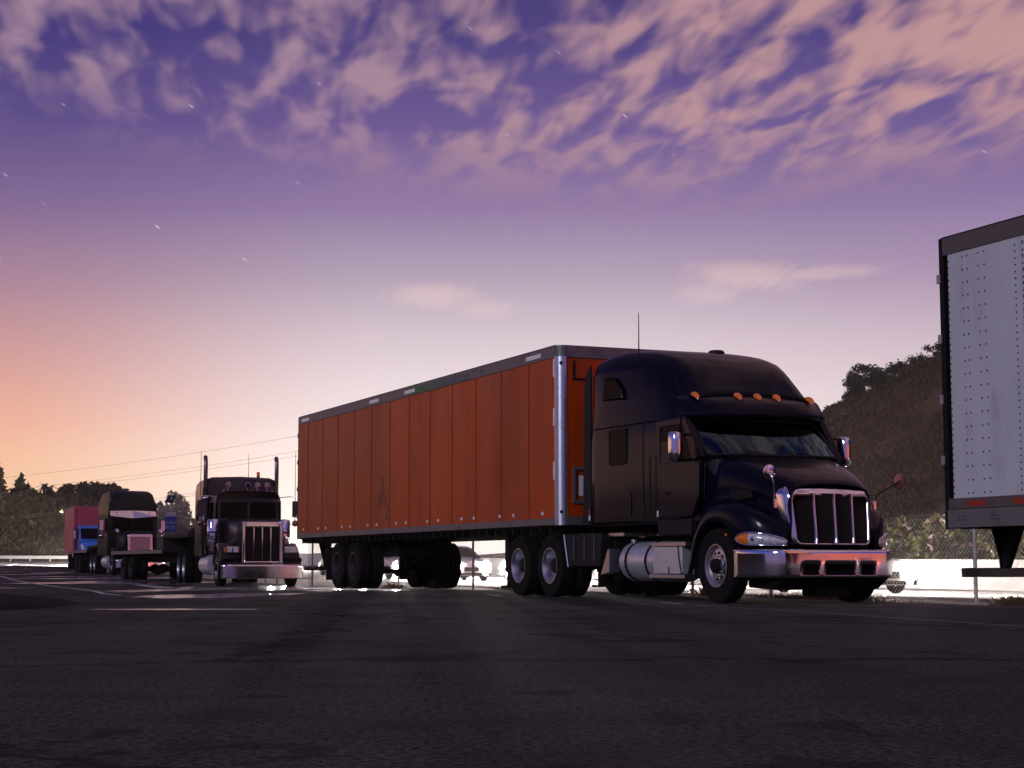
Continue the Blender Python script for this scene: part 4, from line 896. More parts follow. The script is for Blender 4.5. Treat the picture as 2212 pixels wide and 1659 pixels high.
# blue box truck at the end of the row
def boxtruck(loc,rz):
    t=empty('box_truck',loc,rz,'blue-cabbed box truck with a faded red body at the far end of the row','truck')
    P=M['blue']
    def sec(a):
        zt=pline([-1.9,-1.2,-.5,-.15,0],[1.80,1.74,1.62,1.45,1.15])(a); w0=pline([-1.9,-.6,-.1,0],[1.0,.92,.85,.78])(a)
        return [(a,w0,.80),(a,w0,zt-.30),(a,w0-.06,zt-.10),(a,w0-.22,zt),(a,w0*.4,zt+.03),(a,0,zt+.03)]
    B=MB().grid(half_loft([-1.9,-1.2,-.6,-.3,-.12,-.03,0],sec)); r0=half_loft([0],sec)[0]; B.add(r0,[tuple(range(len(r0)))])
    B.build('hood',P,t,smooth=True).data.set_sharp_from_angle(angle=R(50))
    MB().prism([(-.5,.95),(.5,.95),(.42,1.30),(-.42,1.30)],.005,.04,'yz').build('grille',M['chrome'],t,bevel=.01)
    MB().box(.0,.10,-1.15,1.15,.42,.70).build('bumper',M['black'],t,bevel=.03)
    C_=MB().prism([(-3.5,.85),(-1.9,.85),(-1.75,1.80),(-2.2,2.55),(-2.45,2.68),(-3.5,2.68)],-1.05,1.05).build('cab',P,t,bevel=.06,seg=3)
    MB().prism([(-1.80,1.86),(-2.16,2.47),(-2.12,2.50),(-1.76,1.86)],-.95,.95).build('windshield',M['darkglass'],t)
    for y in (-.7,-.25,0,.25,.7): MB().lathe([(.035,0),(.028,.03),(0,.04)],'z',c=(-2.35,y,2.66),n=8).build('marker_light',M['amber'],t)
    for s in (-1,1):
        MB().box(-3.2,-2.35,s*1.051,s*1.058,1.85,2.45).build('door_window',M['darkglass'],t)
        F=MB(); pts=[(-.05,.85)]+[(-.95+.58*math.cos(q),.5+.60*math.sin(q)) for q in np.linspace(.4,math.pi-.1,12)]
        F.grid([[(x,s*1.16,z_-.05) for x,z_ in pts],[(x,s*1.12,z_+.03) for x,z_ in pts],[(x,s*.7,z_+.10) for x,z_ in pts]]); F.build('fender',P,t,smooth=True,solid=.02)
        MB().prism(rrect(s*.86,1.0,.20,.09,.04,3),-.04,.02,'yz').build('headlight',M['lens'],t,bevel=.02)
        MI=MB().tube([(-2.2,s*1.05,2.4),(-2.05,s*1.35,2.4),(-2.05,s*1.35,1.75),(-2.2,s*1.05,1.8)],.016,5).build('mirror_bracket',M['black'],t)
        MB().box(-2.08,-2.02,s*1.35-.09,s*1.35+.09,1.85,2.35).build('mirror',M['chrome'],MI,bevel=.02)
        wheel(t,-.95,s*1.0,.5,s,'steer',r=.5)
    bx_=MB().box(-10.6,-3.62,-1.3,1.3,1.05,3.88).build('cargo_box',M['red'],t,bevel=.02)
    for s in (-1,1):
        MB().box(-3.66,-3.56,s*1.22-.09,s*1.22+.09,1.05,3.88).build('corner_post',M['red'],bx_,bevel=.03); MB().box(-10.6,-3.6,s*1.301,s*1.315,3.74,3.9).build('top_rail',M['rail'],bx_)
    MB().box(-10.4,-.3,-.45,-.37,.6,.86).box(-10.4,-.3,.37,.45,.6,.86).build('frame_rails',M['chassis'],t)
    axle_duals(t,-7.8,zc=.5,r=.5); t.scale=(1,1,1.06)
    return t
P4=(-26.05,108.5); boxtruck((P4[0],P4[1],gz(*P4)),RZ-.07)
# ================================================================== cars with headlights on; the hidden ones are added for their light
M['taillit']=headlight_mat('lit_tail_light',(1,.06,.02),40)
def car():
    t=empty('car',(0,0,0),0,'x','car')
    bm_=M['carpaint']
    prof=lambda y:[]
    ys=[-.88,-.84,-.70,-.35,0,.35,.70,.84,.88]
    def sect(x):
        top=pline([-4.5,-4.4,-3.9,-3.75,-1.35,-1.2,-.35,-.08,0],[.70,.86,.95,.98,.98,.95,.84,.72,.55])(x)
        return [(x,.84,.22),(x,.88,.42),(x,.885,.66),(x,.84,max(.70,top-.06) if top>.75 else top),(x,.66,top),(x,.3,top+.015),(x,0,top+.02)]
    st=[-4.5,-4.45,-4.3,-3.9,-3.4,-2.6,-1.8,-1.3,-.9,-.35,-.12,-.03,0]
    B=MB().grid(half_loft(st,sect))
    for x in (0,-4.5): r0=half_loft([x],sect)[0]; B.add(r0,[tuple(range(len(r0)))])
    b=B.build('body',bm_,t,smooth=True); b.data.set_sharp_from_angle(angle=R(50))
    def roof(x):
        zt=pline([-4.0,-3.7,-3.0,-2.4,-1.9,-1.15],[.96,1.2,1.42,1.45,1.38,.96])(x); w0=pline([.96,1.45],[.80,.60])(zt)
        return [(x,.80,.94),(x,w0,zt-.03),(x,w0*.8,zt),(x,0,zt+.02)]
    MB().grid(half_loft([-4.0,-3.7,-3.0,-2.4,-1.9,-1.5,-1.15],roof)).build('cabin_glass',M['darkglass'],t,smooth=True)
    MB().grid(half_loft([-3.3,-3.0,-2.4,-1.95],lambda x:[(a,b_*1.02,c_+.012) for a,b_,c_ in roof(x)[1:]])).build('roof',bm_,t,smooth=True)
    for s in (-1,1):
        for x in (-.85,-3.6):
            w_=MB().lathe([(.20,-.08),(.30,-.10),(.325,-.06),(.325,.06),(.30,.10),(.2,.08)],'y',c=(x,s*.80,.325),n=24).build('wheel',M['rubber'],t,auto=40)
            MB().lathe([(.2,s*.085),(.16,s*.06),(0,s*.07)],'y',c=(x,s*.80,.325),n=14).build('rim',M['alu'],w_)
        h=MB().lathe([(.19,-.02),(.20,.01),(.13,.03),(0,.036)],'x',c=(.02,s*.62,.62),n=20).build('headlight',M['beam'],t,smooth=True)  # oversized lit disc stands for the headlight glare
        MB().lathe([(.09,-.02),(.10,.01),(.05,.02),(0,.024)],'x',c=(.03,s*.60,.33),n=14).build('glare_disc',M['beam'],t,smooth=True)  # extra lit disc added to widen the glare
        MB().box(-4.52,-4.49,s*.62-.12,s*.62+.12,.66,.8).build('tail_light',M['taillit'],t,bevel=.01)
        ld=bpy.data.lights.new('headlight_beam','SPOT'); ld.energy=CARW; ld.spot_size=R(64); ld.spot_blend=.5; ld.shadow_soft_size=.07; ld.color=(1,.90,.80)
        lo=bpy.data.objects.new('headlight_beam',ld); link(lo,t); lo.location=(.08,s*.66,.63); lo.rotation_euler=(0,-math.pi/2+R(5),R(11))
    MB().box(.005,.03,-.3,.3,.40,.56).build('grille',M['mesh'],t,bevel=.01)
    MB().box(.0,.04,-.80,.80,.24,.34).build('bumper',M['black'],t,bevel=.02)
    return t
CARW=13000
M['carpaint']=pm('car_paint',(.72,.71,.70),.3,.4,.5,.6)
proto=car()
def copy_tree(o,parent=None):
    c=o.copy(); COL.objects.link(c); c.parent=parent
    for ch in list(o.children): copy_tree(ch,c)
    return c
def lanex(y,off_): return gx(y)+off_
cars=[(42.8,4.7,'white car with lit headlights peeking past the navy tractor bumper'),
      (70.6,4.7,'white car with lit headlights seen under the orange trailer, beside its landing gear'),
      (79.3,4.7,'white car with lit headlights seen between the two wheel groups of the orange trailer'),
      (91.5,4.7,'white car with lit headlights behind the rear end of the orange trailer'),  # hidden cars from here on are added to light the barrier
      (52.0,8.4,'white car hidden behind the grille of the navy tractor, added to light the barrier'),
      (60.5,8.4,'white car hidden behind the fuel tank of the navy tractor, added to light the barrier'),
      (71.4,8.4,'white car hidden behind the drive wheels of the navy tractor, added to light the barrier'),
      (84.5,8.4,'white car hidden behind the far wheels of the orange trailer, added to light the barrier'),
      (98.0,8.4,'white car on the freeway behind the middle of the orange trailer wheels, added to light the barrier'),
      (13.0,8.4,'white car farther along the freeway, added for the bumper reflection, outside the right edge of the frame'),(1.0,4.7,'white car farthest along the freeway, added for the bumper reflection, outside the right edge of the frame'),  # added out of frame, their lamps tint what the bumper reflects
      (120.0,4.7,'white car on the freeway behind the long-nosed tractor, added to light the barrier'),
      (131.0,8.4,'white car farthest back in the inner freeway lane, added to light the barrier')]
for i,(y,o_,lb) in enumerate(cars):
    c=proto if i==0 else copy_tree(proto)
    x=lanex(y,o_); hx=lanex(y-2,o_)-lanex(y+2,o_)
    c.location=(x,y,gz(x,y)-.02); c.rotation_euler=(0,0,math.atan2(-4,hx)); c['label']=lb; c['group']='cars driving on the freeway with headlights on'
c=copy_tree(proto); c.location=(-31.4,126.5,gz(-31.4,126.5))  # unseen car added, its boosted beams brighten the guardrail
for ch in c.children:
    if ch.type=='LIGHT': ch.data=ch.data.copy(); ch.data.energy=380000
c.rotation_euler=(0,0,math.atan2(.95,-.30)); c['label']='unseen white car added behind the blue box truck to light the guardrail'; c['group']='cars driving on the freeway with headlights on'
# ================================================================== barrier, guardrail, fence
def path(xf,y0,y1,st):
    return [(xf(y),y) for y in np.arange(y0,y1+.01,st)]
mb=MB(); rows=[]  # barrier put in for the white streak of passing headlights
for x,y in path(lambda y:gx(y)+14.0,-38,150,4):
    g=gz(x,y)-.03; n_=(.919,.394)
    rows.append([(x+n_[0]*o_,y+n_[1]*o_,g+h_) for o_,h_ in ((-.30,0),(-.30,.08),(-.14,.33),(-.08,.93),(.08,.93),(.14,.33),(.30,.08),(.30,0))])
tag(MB().grid(rows).build('streak_barrier',M['concrete']),'long pale barrier standing in for the white streak of headlights on the freeway','barrier')
# W-beam guardrail along the bend at the far left
GR=empty('guardrail',(gx(140)-.3,140,gz(gx(140),140)),0,'metal guardrail with short posts along the far bend left of the blue truck','guardrail')
ox,oy,oz=GR.location
rows=[]
pp=path(lambda y:gx(y)-.3,126,235,1.0)
for x,y in pp:
    g=gz(x,y)+.02
    rows.append([(x-ox,y-oy+d_,g-oz+h_) for h_,d_ in ((.30,0),(.34,.07),(.40,.08),(.45,.0),(.51,.08),(.57,.07),(.61,0))])
MB().grid(rows).build('rail_beam',M['galv'],GR,smooth=True)
for i,(x,y) in enumerate(pp):
    if i%3==0: MB().box(x-ox-.07,x-ox+.07,y-oy+.10,y-oy+.22,gz(x,y)-oz-.1,gz(x,y)-oz+.68).build('post',M['wood'],GR)
# chain link fence
FE=empty('chain_link_fence',(fx(30),30,gz(fx(30),30)),0,'chain link fence with thin steel posts running behind the parked trucks','fence')
ox,oy,oz=FE.location
fd=np.array([-.3938,.9192])   # along the fence, away
f0=np.array([fx(14),14.0])
Lf=48.0; pitch=.042; zr0,zr1=.02,1.42
nst=int(Lf/pitch); nz=int((zr1-zr0)/.042)
zs_=np.linspace(zr0,zr1,nz+1)
K=np.arange(nst)
sgn=1-2*((np.arange(nz+1)[None,:]+K[:,None])%2)
s_=K[:,None]*pitch+sgn*pitch*.5
pts=np.zeros((nst,nz+1,3)); pts[...,0]=f0[0]+fd[0]*s_; pts[...,1]=f0[1]+fd[1]*s_; pts[...,2]=gh(pts[...,0],pts[...,1])+zs_[None,:]
r=.0028; Vs=[];Fs=[]; ring_=[]
for (oa,ob) in ((r,0),(-r*.5,r*.87),(-r*.5,-r*.87)):
    q_=pts.copy(); q_[...,0]+=fd[0]*oa+.9192*ob; q_[...,1]+=fd[1]*oa+.3938*ob; ring_.append(q_)
V=np.stack(ring_,2).reshape(-1,3); idx=np.arange(nst*(nz+1)*3).reshape(nst,nz+1,3)
for j in range(3):
    Fs.append(np.stack([idx[:,:-1,j],idx[:,:-1,(j+1)%3],idx[:,1:,(j+1)%3],idx[:,1:,j]],-1).reshape(-1,4))
Vs.append(V)
V=np.concatenate(Vs)-np.array([ox,oy,oz]); npmesh('wire_mesh',V,np.concatenate(Fs),M['galv'],FE)
s_=-2.65
ph=(fx(25.8)-f0[0])/fd[0]
while s_<112:
    y=25.8+s_*2.65*.5*2 if False else 25.8+s_*1.0
    x=fx(y); g=gz(x,y)
    MB().tube([(x-ox,y-oy,g-oz-.1),(x-ox,y-oy,g-oz+1.46)],.031,8).build('fence_post',M['galv'],FE)
    s_+=2.65
MB().tube([(fx(y)-ox,y-oy,gz(fx(y),y)-oz+1.43) for y in np.arange(12,140,3.)],.006,5).build('top_rail',M['galv'],FE)
# ================================================================== vegetation
def leaves(name,clumps,n,size,mat,parent=None,loc=(0,0,0),flat=0):
    """clumps: (cx,cy,cz,rx,ry,rz,weight)"""
    cl=np.array(clumps,float); wgt=cl[:,6]/cl[:,6].sum()
    k_=nr.choice(len(cl),n,p=wgt); dirs=nr.normal(size=(n,3)); dirs/=np.linalg.norm(dirs,axis=1)[:,None]
    rad=nr.random(n)**.45*(1+nr.normal(size=n)*.10)
    c_=cl[k_,:3]+dirs*cl[k_,3:6]*rad[:,None]
    a=nr.normal(size=(n,3)); a/=np.linalg.norm(a,axis=1)[:,None]; b=np.cross(a,nr.normal(size=(n,3))); b/=np.linalg.norm(b,axis=1)[:,None]
    s_=size*(.55+.9*nr.random(n))[:,None]; a=a*s_; b=b*s_*.55
    V=np.stack([c_-a,c_-b*.9,c_+a,c_+b],1).reshape(-1,3)-np.array(loc)
    return npmesh(name,V,np.arange(n*4).reshape(n,4),mat,parent)
def tree(name,label,x,y,h,w_,n,leaf='leaf',kind='round',z0=None,size=.35,cat='tree',group=None,trunk=.22,seed=0):
    g=gz(x,y) if z0 is None else z0
    r_=random.Random(seed+int(abs(x)*10)); t=empty(name,(x,y,g),0,label,cat,group)
    if kind=='conifer':
        cl=[]
        for i in range(11):
            f=i/10; zz_=h*(.12+.86*f); rr=w_*(1-f)**.8*.5+.15
            for j in range(5):
                q=r_.uniform(0,6.28); cl.append((x+math.cos(q)*rr*.6,y+math.sin(q)*rr*.6,g+zz_+r_.uniform(-.3,.3),rr*.55+.1,rr*.55+.1,h*.05,(rr+.2)**2))
    elif kind=='palm':
        cl=[]
    else:
        cl=[]; low=.28 if kind=='round' else .45
        for i in range(26):
            q=r_.uniform(0,6.28); e=r_.uniform(-.9,1); rr=(1-e*e)**.5*w_*.40*r_.uniform(.55,1.05)
            cz=g+h*(low+(1-low)*.5)+e*h*(1-low)*.42; s1=w_*r_.uniform(.10,.19)
            cl.append((x+math.cos(q)*rr,y+math.sin(q)*rr,cz,s1,s1,s1*.8,s1**2))
    MB().tube([(0,0,-.5),(.05*w_*.1,0,h*.35),(0,0,h*.7),(0,0,h*(.98 if kind in('conifer','palm') else .8))],trunk,7,radii=[trunk,trunk*.8,trunk*.45,trunk*.25]).build('trunk',M['bark'],t,smooth=True)
    if kind=='palm':
        V=[];F_=[]
        for i in range(26):
            q=r_.uniform(0,6.28); el=r_.uniform(-.5,1.2); L_=w_*.5*r_.uniform(.8,1.1); prev=None
            for j in range(7):
                f=j/6; rr=L_*f; zz_=h+math.sin(el)*L_*f-L_*.9*f*f*(1-el*.4)
                cx,cy=math.cos(q)*rr*math.cos(el*.5),math.sin(q)*rr*math.cos(el*.5); wd=.16*(1-f)*w_*.4+.03
                V+=[(cx-math.sin(q)*wd,cy+math.cos(q)*wd,zz_),(cx+math.sin(q)*wd,cy-math.cos(q)*wd,zz_)]
                if j: b=len(V)-4; F_.append((b,b+1,b+3,b+2))
        npmesh('crown',np.array(V),np.array(F_),M[leaf],t)
    else:
        leaves('crown',cl,n,size,M[leaf],t,(x,y,g))
        if kind!='conifer':
            mb=MB()
            for c_ in cl[:9]: mb.tube([(0,0,h*.3),((c_[0]-x)*.5,(c_[1]-y)*.5,h*.3+(c_[2]-g-h*.3)*.6),(c_[0]-x,c_[1]-y,c_[2]-g)],trunk*.3,5,radii=[trunk*.45,trunk*.28,trunk*.12])
            mb.build('limbs',M['bark'],t)
    return t
M['leafhill']=leafm('dark_hill_leaves',(.028,.017,.010),(.014,.010,.006))
# hill on the right beyond the freeway
def hc(x,y): return x+.4284*y
def hillz(X,Y):
    c_=hc(X,Y); top=np.interp(Y,[20,60,88,104,113,124,134,142,150,230],[22,21,19,17.4,15.8,13.3,9.0,1.5,.0,.0])
    f=np.clip((c_-56)/24,0,1.6)
    prof=np.where(f<1,f,1+(f-1)*.12); prof=np.minimum(prof,1.12)
    bump=.35*np.sin(X*.9+Y*.35)+.3*np.sin(X*.37-Y*.61)+.25*np.sin(Y*1.1)+.2*np.sin(X*1.9+Y*1.3)
    return np.interp(Y,HY,HZ)-.25+top*prof+bump*np.clip(f,0,1)
def hillmesh():
    ysl=np.linspace(15,235,150); n=46; V=[]
    for y in ysl:
        for c_ in np.concatenate([np.linspace(55,84,34),np.linspace(87,170,12)]):
            x=c_-.4284*y; V.append((x,y,float(hillz(np.array(x),np.array(y)))))
    I=np.arange(len(ysl)*n).reshape(len(ysl),n)
    Fq=np.stack([I[:-1,:-1],I[:-1,1:],I[1:,1:],I[1:,:-1]],-1).reshape(-1,4)
    return npmesh('hill',V,Fq,M['hillsoil'],smooth=True)
M['hillsoil']=pm('hill_soil',(.095,.052,.034),.95,0,.1,col2=(.022,.014,.010),vscale=.22,bump=.6,bscale=3)
tag(hillmesh(),kind='structure')
# scrub over the hill face: uncountable
def scatter(n,size,zf,yr_,cr,up,clump=0,seedm=1.):
    Y=yr_[0]+(yr_[1]-yr_[0])*nr.random(n); c_=cr[0]+(cr[1]-cr[0])*nr.random(n); X=c_-.4284*Y
    m=(np.sin(X*.55*seedm+Y*.2)+np.sin(Y*.47*seedm-X*.3+1.)+nr.normal(size=n)*.7)>-.2
    X,Y=X[m],Y[m]; Z=zf(X,Y)+nr.random(len(X))*up; return X,Y,Z
def bladecloud(name,X,Y,Z,size,mat,vert=.6,parent=None,loc=(0,0,0),wdt=.2):
    n=len(X); c_=np.stack([X,Y,Z],1); a=nr.normal(size=(n,3)); a[:,2]=np.abs(a[:,2])+vert*2; a/=np.linalg.norm(a,axis=1)[:,None]
    b=np.cross(a,nr.normal(size=(n,3))); b/=np.linalg.norm(b,axis=1)[:,None]; s_=size*(.5+nr.random(n))[:,None]
    V=np.stack([c_-b*s_*wdt,c_+b*s_*wdt,c_+b*s_*.35*wdt+a*s_,c_-b*s_*.35*wdt+a*s_],1).reshape(-1,3)-np.array(loc)
    return npmesh(name,V,np.arange(n*4).reshape(n,4),mat,parent)
X,Y,Z=scatter(130000,.3,hillz,(75,135),(56,84),.10)
tag(bladecloud('dry_scrub',X,Y,Z,.22,M['leafdry']),'dry grass and low scrub covering the hill face','scrub',kind='stuff')
X,Y,Z=scatter(24000,.3,hillz,(70,140),(60,80),.35,seedm=.6)
tag(bladecloud('scrub',X,Y,Z,.24,M['leafhill'],.1),'dark green brush in patches on the hill face','scrub',kind='stuff')
def on_px(px,zc,zf,c0=56,c1=110):
    """first point of a height field along the ray through image column px at height row"""
    pass
def hill_at(px,c_):
    u=(px-1106)/3700.; Y_=c_/(u+.4284); return (c_-.4284*Y_,Y_)
# the tree on the ridge, and bushes along the skyline
hx_,hy_=hill_at(1872,79); tree('tree','dark spreading tree standing on the ridge of the hill above the truck hood',hx_,hy_,3.6,4.0,4200,'leafhill','round',float(hillz(np.array(hx_),np.array(hy_)))-.9,.10,trunk=.10,seed=4)
lbl=['low bush on the ridge just left of the spreading tree','small sprig of bush low on the ridge beside the cab roof','rounded bush right of the spreading tree on the ridge','wide flat bush on the ridge between tree and white trailer','bushy clump on the ridge next to the white trailer edge','dark thicket on the ridge behind the white trailer edge','low rounded bush on the hill skyline above the visor']
for (px,c_,h,w_),lb in zip([(1840,79,1.5,1.8),(1815,80,.8,1.0),(1926,79,2.2,3.0),(1960,80,1.7,3.0),(1998,80,1.3,2.2),(2032,80,1.6,2.2),(1778,80,.8,1.6)],lbl):
    x,y=hill_at(px,c_); tree('bush',lb,x,y,h,w_,1300,'leafhill','round',float(hillz(np.array(x),np.array(y)))-.25*h,.08,'bush','bushes along the ridge of the hill',.05,seed=int(px))
# oleander hedge in the median
def hedge():
    y0=30; cl=[]; r_=random.Random(3); y=46.
    while y<64:
        c_=hc(gx(y)+15.6,y)+r_.uniform(-.3,.3); h=r_.uniform(1.9,2.5)
        for j in range(5):
            s1=r_.uniform(.42,.75); x=c_-.4284*y+r_.uniform(-.5,.6); cl.append((x,y+r_.uniform(-.7,.7),gz(x,y)+h*(.18+.18*j),s1,s1,s1*.7,1.))
        y+=.75 if y<70 else 1.1
    x0=gx(50)+15.6
    return cl,(x0,50,gz(x0,50))
cl,loc=hedge()
hg=empty('hedge',loc,0,'flowering oleander hedge in the freeway median behind the barrier','hedge')
leaves('foliage',cl,30000,.12,M['oleander'],hg,loc); leaves('blossom',cl,5200,.11,M['blossom'],hg,loc)
# weeds at the foot of the fence
for i,(y,w_,h,n_) in enumerate([(30.0,1.6,.20,420),(32.6,.35,.45,120),(28.8,1.2,.22,260),(24.6,.5,.30,200),(23.0,.9,.16,160),(46.5,1.2,.22,260),(49.7,.6,.3,160),(42.0,.8,.2,140),(26.9,.5,.13,80)]):
    n=n_*4; h*=.55; d_=nr.normal(size=n)*w_*.5; X=fx(y)-.15+fd[0]*d_+nr.normal(size=n)*.08; Y=y+fd[1]*d_; Z=gh(X,Y)
    tag(bladecloud('weeds',X,Y,Z,h,M['grass'],.4,wdt=.07),'dry weeds growing at the foot of the chain link fence','weeds',kind='stuff')
# dark vegetated slope and trees at the far left
def slopez(X,Y):
    return np.interp(Y,[200,215,260,330],[.8,3.,8.5,9.0])*sm(X,-50,-68)+.6
M['slopesoil']=pm('slope_soil',(.045,.032,.025),.95,0,.1,col2=(.028,.024,.018),vscale=.2,bump=.5,bscale=1.5)
xs=np.linspace(-260,-10,90); ys=np.linspace(206,330,40)
tag(ground_mesh('slope',xs,ys,slopez,M['slopesoil']),kind='structure')
n=42000; X=-130+74*nr.random(n); Y=208+nr.random(n)*62; Z=slopez(X,Y)+nr.random(n)*1.6
bladecloud_=bladecloud('undergrowth',X,Y,Z,.9,M['leaf'],.1); tag(bladecloud_,'dark undergrowth covering the slope beyond the guardrail','undergrowth',kind='stuff')
def lt(name,label,px,Y_,ptop,w_,n,kind='round',leaf='leaf',size=.45,z0=None,cat='tree',group=None,trunk=.25):
    x=(px-1106)/3700.*Y_; zt=.53+(1220-ptop)/3700.*Y_; g=float(slopez(np.array(x),np.array(Y_))) if z0 is None else z0
    return tree(name,label,x,Y_,zt-g,w_,n,leaf,kind,g-.3,size,cat,group,trunk,seed=int(px))
lt('conifer_tree','pointed dark conifer rising highest above the tree mass at the far left',46,232,1026,5.5,4200,'conifer')
lt('conifer_tree','tall conifer cut off by the left edge of the frame',-3,215,1005,4.2,3600,'conifer')
lt('conifer_tree','thin young conifer between the edge conifer and the pointed one',10,230,1072,1.6,700,'conifer')
lt('broadleaf_tree','broad dark tree low at the left edge, beneath the conifers',12,225,1078,9,5200,size=.4)
lt('broadleaf_tree','rounded dark tree left of the pointed conifer',27,228,1068,5.5,3800,size=.4)
lt('broadleaf_tree','full dark tree directly under the pointed conifer',55,226,1062,8.5,5600,size=.4)
lt('broadleaf_tree','dark tree on the right shoulder of the pointed conifer',72,224,1055,5.0,3600,size=.38)
lt('broadleaf_tree','dark tree sloping down right of the conifer group',88,226,1085,6,3600,size=.4)
lt('broadleaf_tree','open-crowned tree under the two palms',103,250,1067,4.6,2300,size=.33)
lt('broadleaf_tree','airy tree right of the palms with sky showing through',130,252,1064,5.2,2200,size=.32)
lt('palm_tree','left palm of the pair above the tree line',99,262,1049,3.4,0,'palm',z0=9,trunk=.13)
lt('palm_tree','right palm of the pair above the tree line',109,264,1052,3.6,0,'palm',z0=9,trunk=.15)
lt('broadleaf_tree','large rounded hazy tree above the red box body',183,330,1046,15,6500,size=.55,z0=4)
lt('broadleaf_tree','hazy rounded tree right behind the tall black tractor',226,340,1044,12,5200,size=.55,z0=4)
lt('broadleaf_tree','low hazy tree filling under the large rounded ones',160,320,1085,11,3800,size=.5,z0=4)
# wooded bank that closes the lot outside the left edge of the frame
def bankz(X,Y): return np.interp(X,[-330,-240,-190,-150],[9,8,5,.3])
tag(ground_mesh('bank',np.linspace(-330,-150,24),np.linspace(-60,205,30),bankz,M['slopesoil']),kind='structure')
n=9000; X=-235+75*nr.random(n); Y=-60+260*nr.random(n); Z=bankz(X,Y)+(3.0+3.5*np.abs(np.sin(Y*.11+np.sin(X*.1))))*nr.random(n)
tag(bladecloud('woods',X,Y,Z,3.2,M['leaf'],-.4,wdt=.4),'dark wood on the bank beyond the lot, outside the left edge','woods',kind='stuff')
# the far ridge that shows in the glow between the trucks
def ridgez(X,Y): return 1.0+np.clip((Y-560)/160,0,1)*(5+1*np.sin(X*.02)+1*np.sin(X*.07))
tag(ground_mesh('far_hill',np.linspace(-420,160,60),np.linspace(550,900,16),ridgez,M['slopesoil']),kind='structure')
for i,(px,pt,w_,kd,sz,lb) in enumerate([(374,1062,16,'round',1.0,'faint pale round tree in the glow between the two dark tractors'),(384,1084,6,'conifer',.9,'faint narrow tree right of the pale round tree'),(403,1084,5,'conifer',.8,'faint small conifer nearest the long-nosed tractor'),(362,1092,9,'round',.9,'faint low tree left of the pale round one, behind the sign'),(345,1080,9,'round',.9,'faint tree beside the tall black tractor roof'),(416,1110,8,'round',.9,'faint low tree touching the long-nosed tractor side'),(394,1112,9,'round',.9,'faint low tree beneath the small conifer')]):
    lt('hazy_tree',lb,px,1280,pt,w_*1.8,2600,kd,'leafhaze' if i in(0,3) else 'leaf',sz*1.5,z0=6,group='faint trees on the far ridge',trunk=.3)
# ================================================================== call box sign with solar panel
sx0,sy0=-17.85,90.0; SG=empty('call_box_sign',(sx0,sy0,gz(sx0,sy0)),0,'blue call box sign on a pole with a solar panel, beside the tall black tractor','sign')
MB().tube([(0,0,0),(0,0,4.0)],.04,8).build('pole',M['galv'],SG)
sf=MB().box(-.33,.30,-.075,-.05,2.18,2.98).build('sign_face',M['signblue'],SG,bevel=.01)
text(sf,'CALL',(-.01,-.082,2.68),(R(90),0,0),.24,M['signwhite']); text(sf,'BOX',(-.01,-.082,2.42),(R(90),0,0),.24,M['signwhite'])
MB().box(-.24,.22,-.072,-.05,3.0,3.22).build('small_plate',M['tapewhite'],SG)
MB().add([(-.35,-.2,3.72),(.10,-.2,3.72),(.2,.2,4.12),(-.22,.2,4.12)],[(0,1,2,3)]).build('solar_panel',M['solar'],SG,solid=.03)
MB().box(-.12,.12,-.16,.02,.95,1.4).build('call_box',M['amber'],SG,bevel=.01)
# small street lamp among the left trees
lx,ly=(137.5-1106)/3700.*236,236.; lz=.53+(1220-1106)/3700.*236
SL=empty('street_lamp',(lx,ly,float(slopez(np.array(lx),np.array(ly)))),0,'small orange street lamp glowing among the trees under the palms','street lamp')
hz_=lz-SL.location.z
MB().tube([(0,0,-.3),(0,0,hz_+.25),(-.0,-.5,hz_+.3)],.05,6).build('pole',M['galv'],SL)
MB().lathe([(0,-.12),(.12,-.08),(.16,0),(.12,.05),(0,.08)],'z',c=(0,-.6,hz_),n=12).build('lamp_head',M['streetlamp'],SL,smooth=True)
# ================================================================== power lines
def upole(px,Y_,h):
    x=(px-1106)/3700.*Y_; g=gz(x,Y_)
    t=empty('utility_pole',(x,Y_,g),0,'utility pole carrying the power lines','pole')
    MB().tube([(0,0,-.5),(0,0,h)],.16,8).build('pole',M['wood'],t); MB().box(-1.3,1.3,-.06,.06,h-1.2,h-1.05).build('cross_arm',M['wood'],t)
    return t
def wire(p,q,lb,sag=.9,r=.015):
    a=((p[0]-1106)/3700.*p[2],p[2],.53+(1220-p[1])/3700.*p[2]); b=((q[0]-1106)/3700.*q[2],q[2],.53+(1220-q[1])/3700.*q[2]); pts=[]
    for f in np.linspace(0,1,33): pts.append((a[0]+(b[0]-a[0])*f,a[1]+(b[1]-a[1])*f,a[2]+(b[2]-a[2])*f-sag*4*f*(1-f)))
    x0,y0,z0=pts[0]
    o=MB().tube([(x-x0,y-y0,z_-z0) for x,y,z_ in pts],r,5).build('power_line',M['wire'],smooth=True); o.location=(x0,y0,z0); return tag(o,lb,'cable',group='power lines across the sky')
wire((-30,1036,230),(900,893,190),'highest of the three power lines crossing the orange sky',.7)
wire((-30,1062,230),(900,929,190),'middle power line of the three crossing the sky',.7)
wire((-30,1070,230),(900,944,190),'lowest power line of the three crossing the sky',.5)
wire((-20,1121,190),(440,1062,160),'upper wire of the low pair in front of the dark slope',.2,.012)
wire((-20,1125,190),(440,1068,160),'lower wire of the low pair in front of the dark slope',.2,.012)
M['lineold']=pm('worn_line',(.16,.15,.15),.8,dirt=((.05,.05,.05),3,.9))
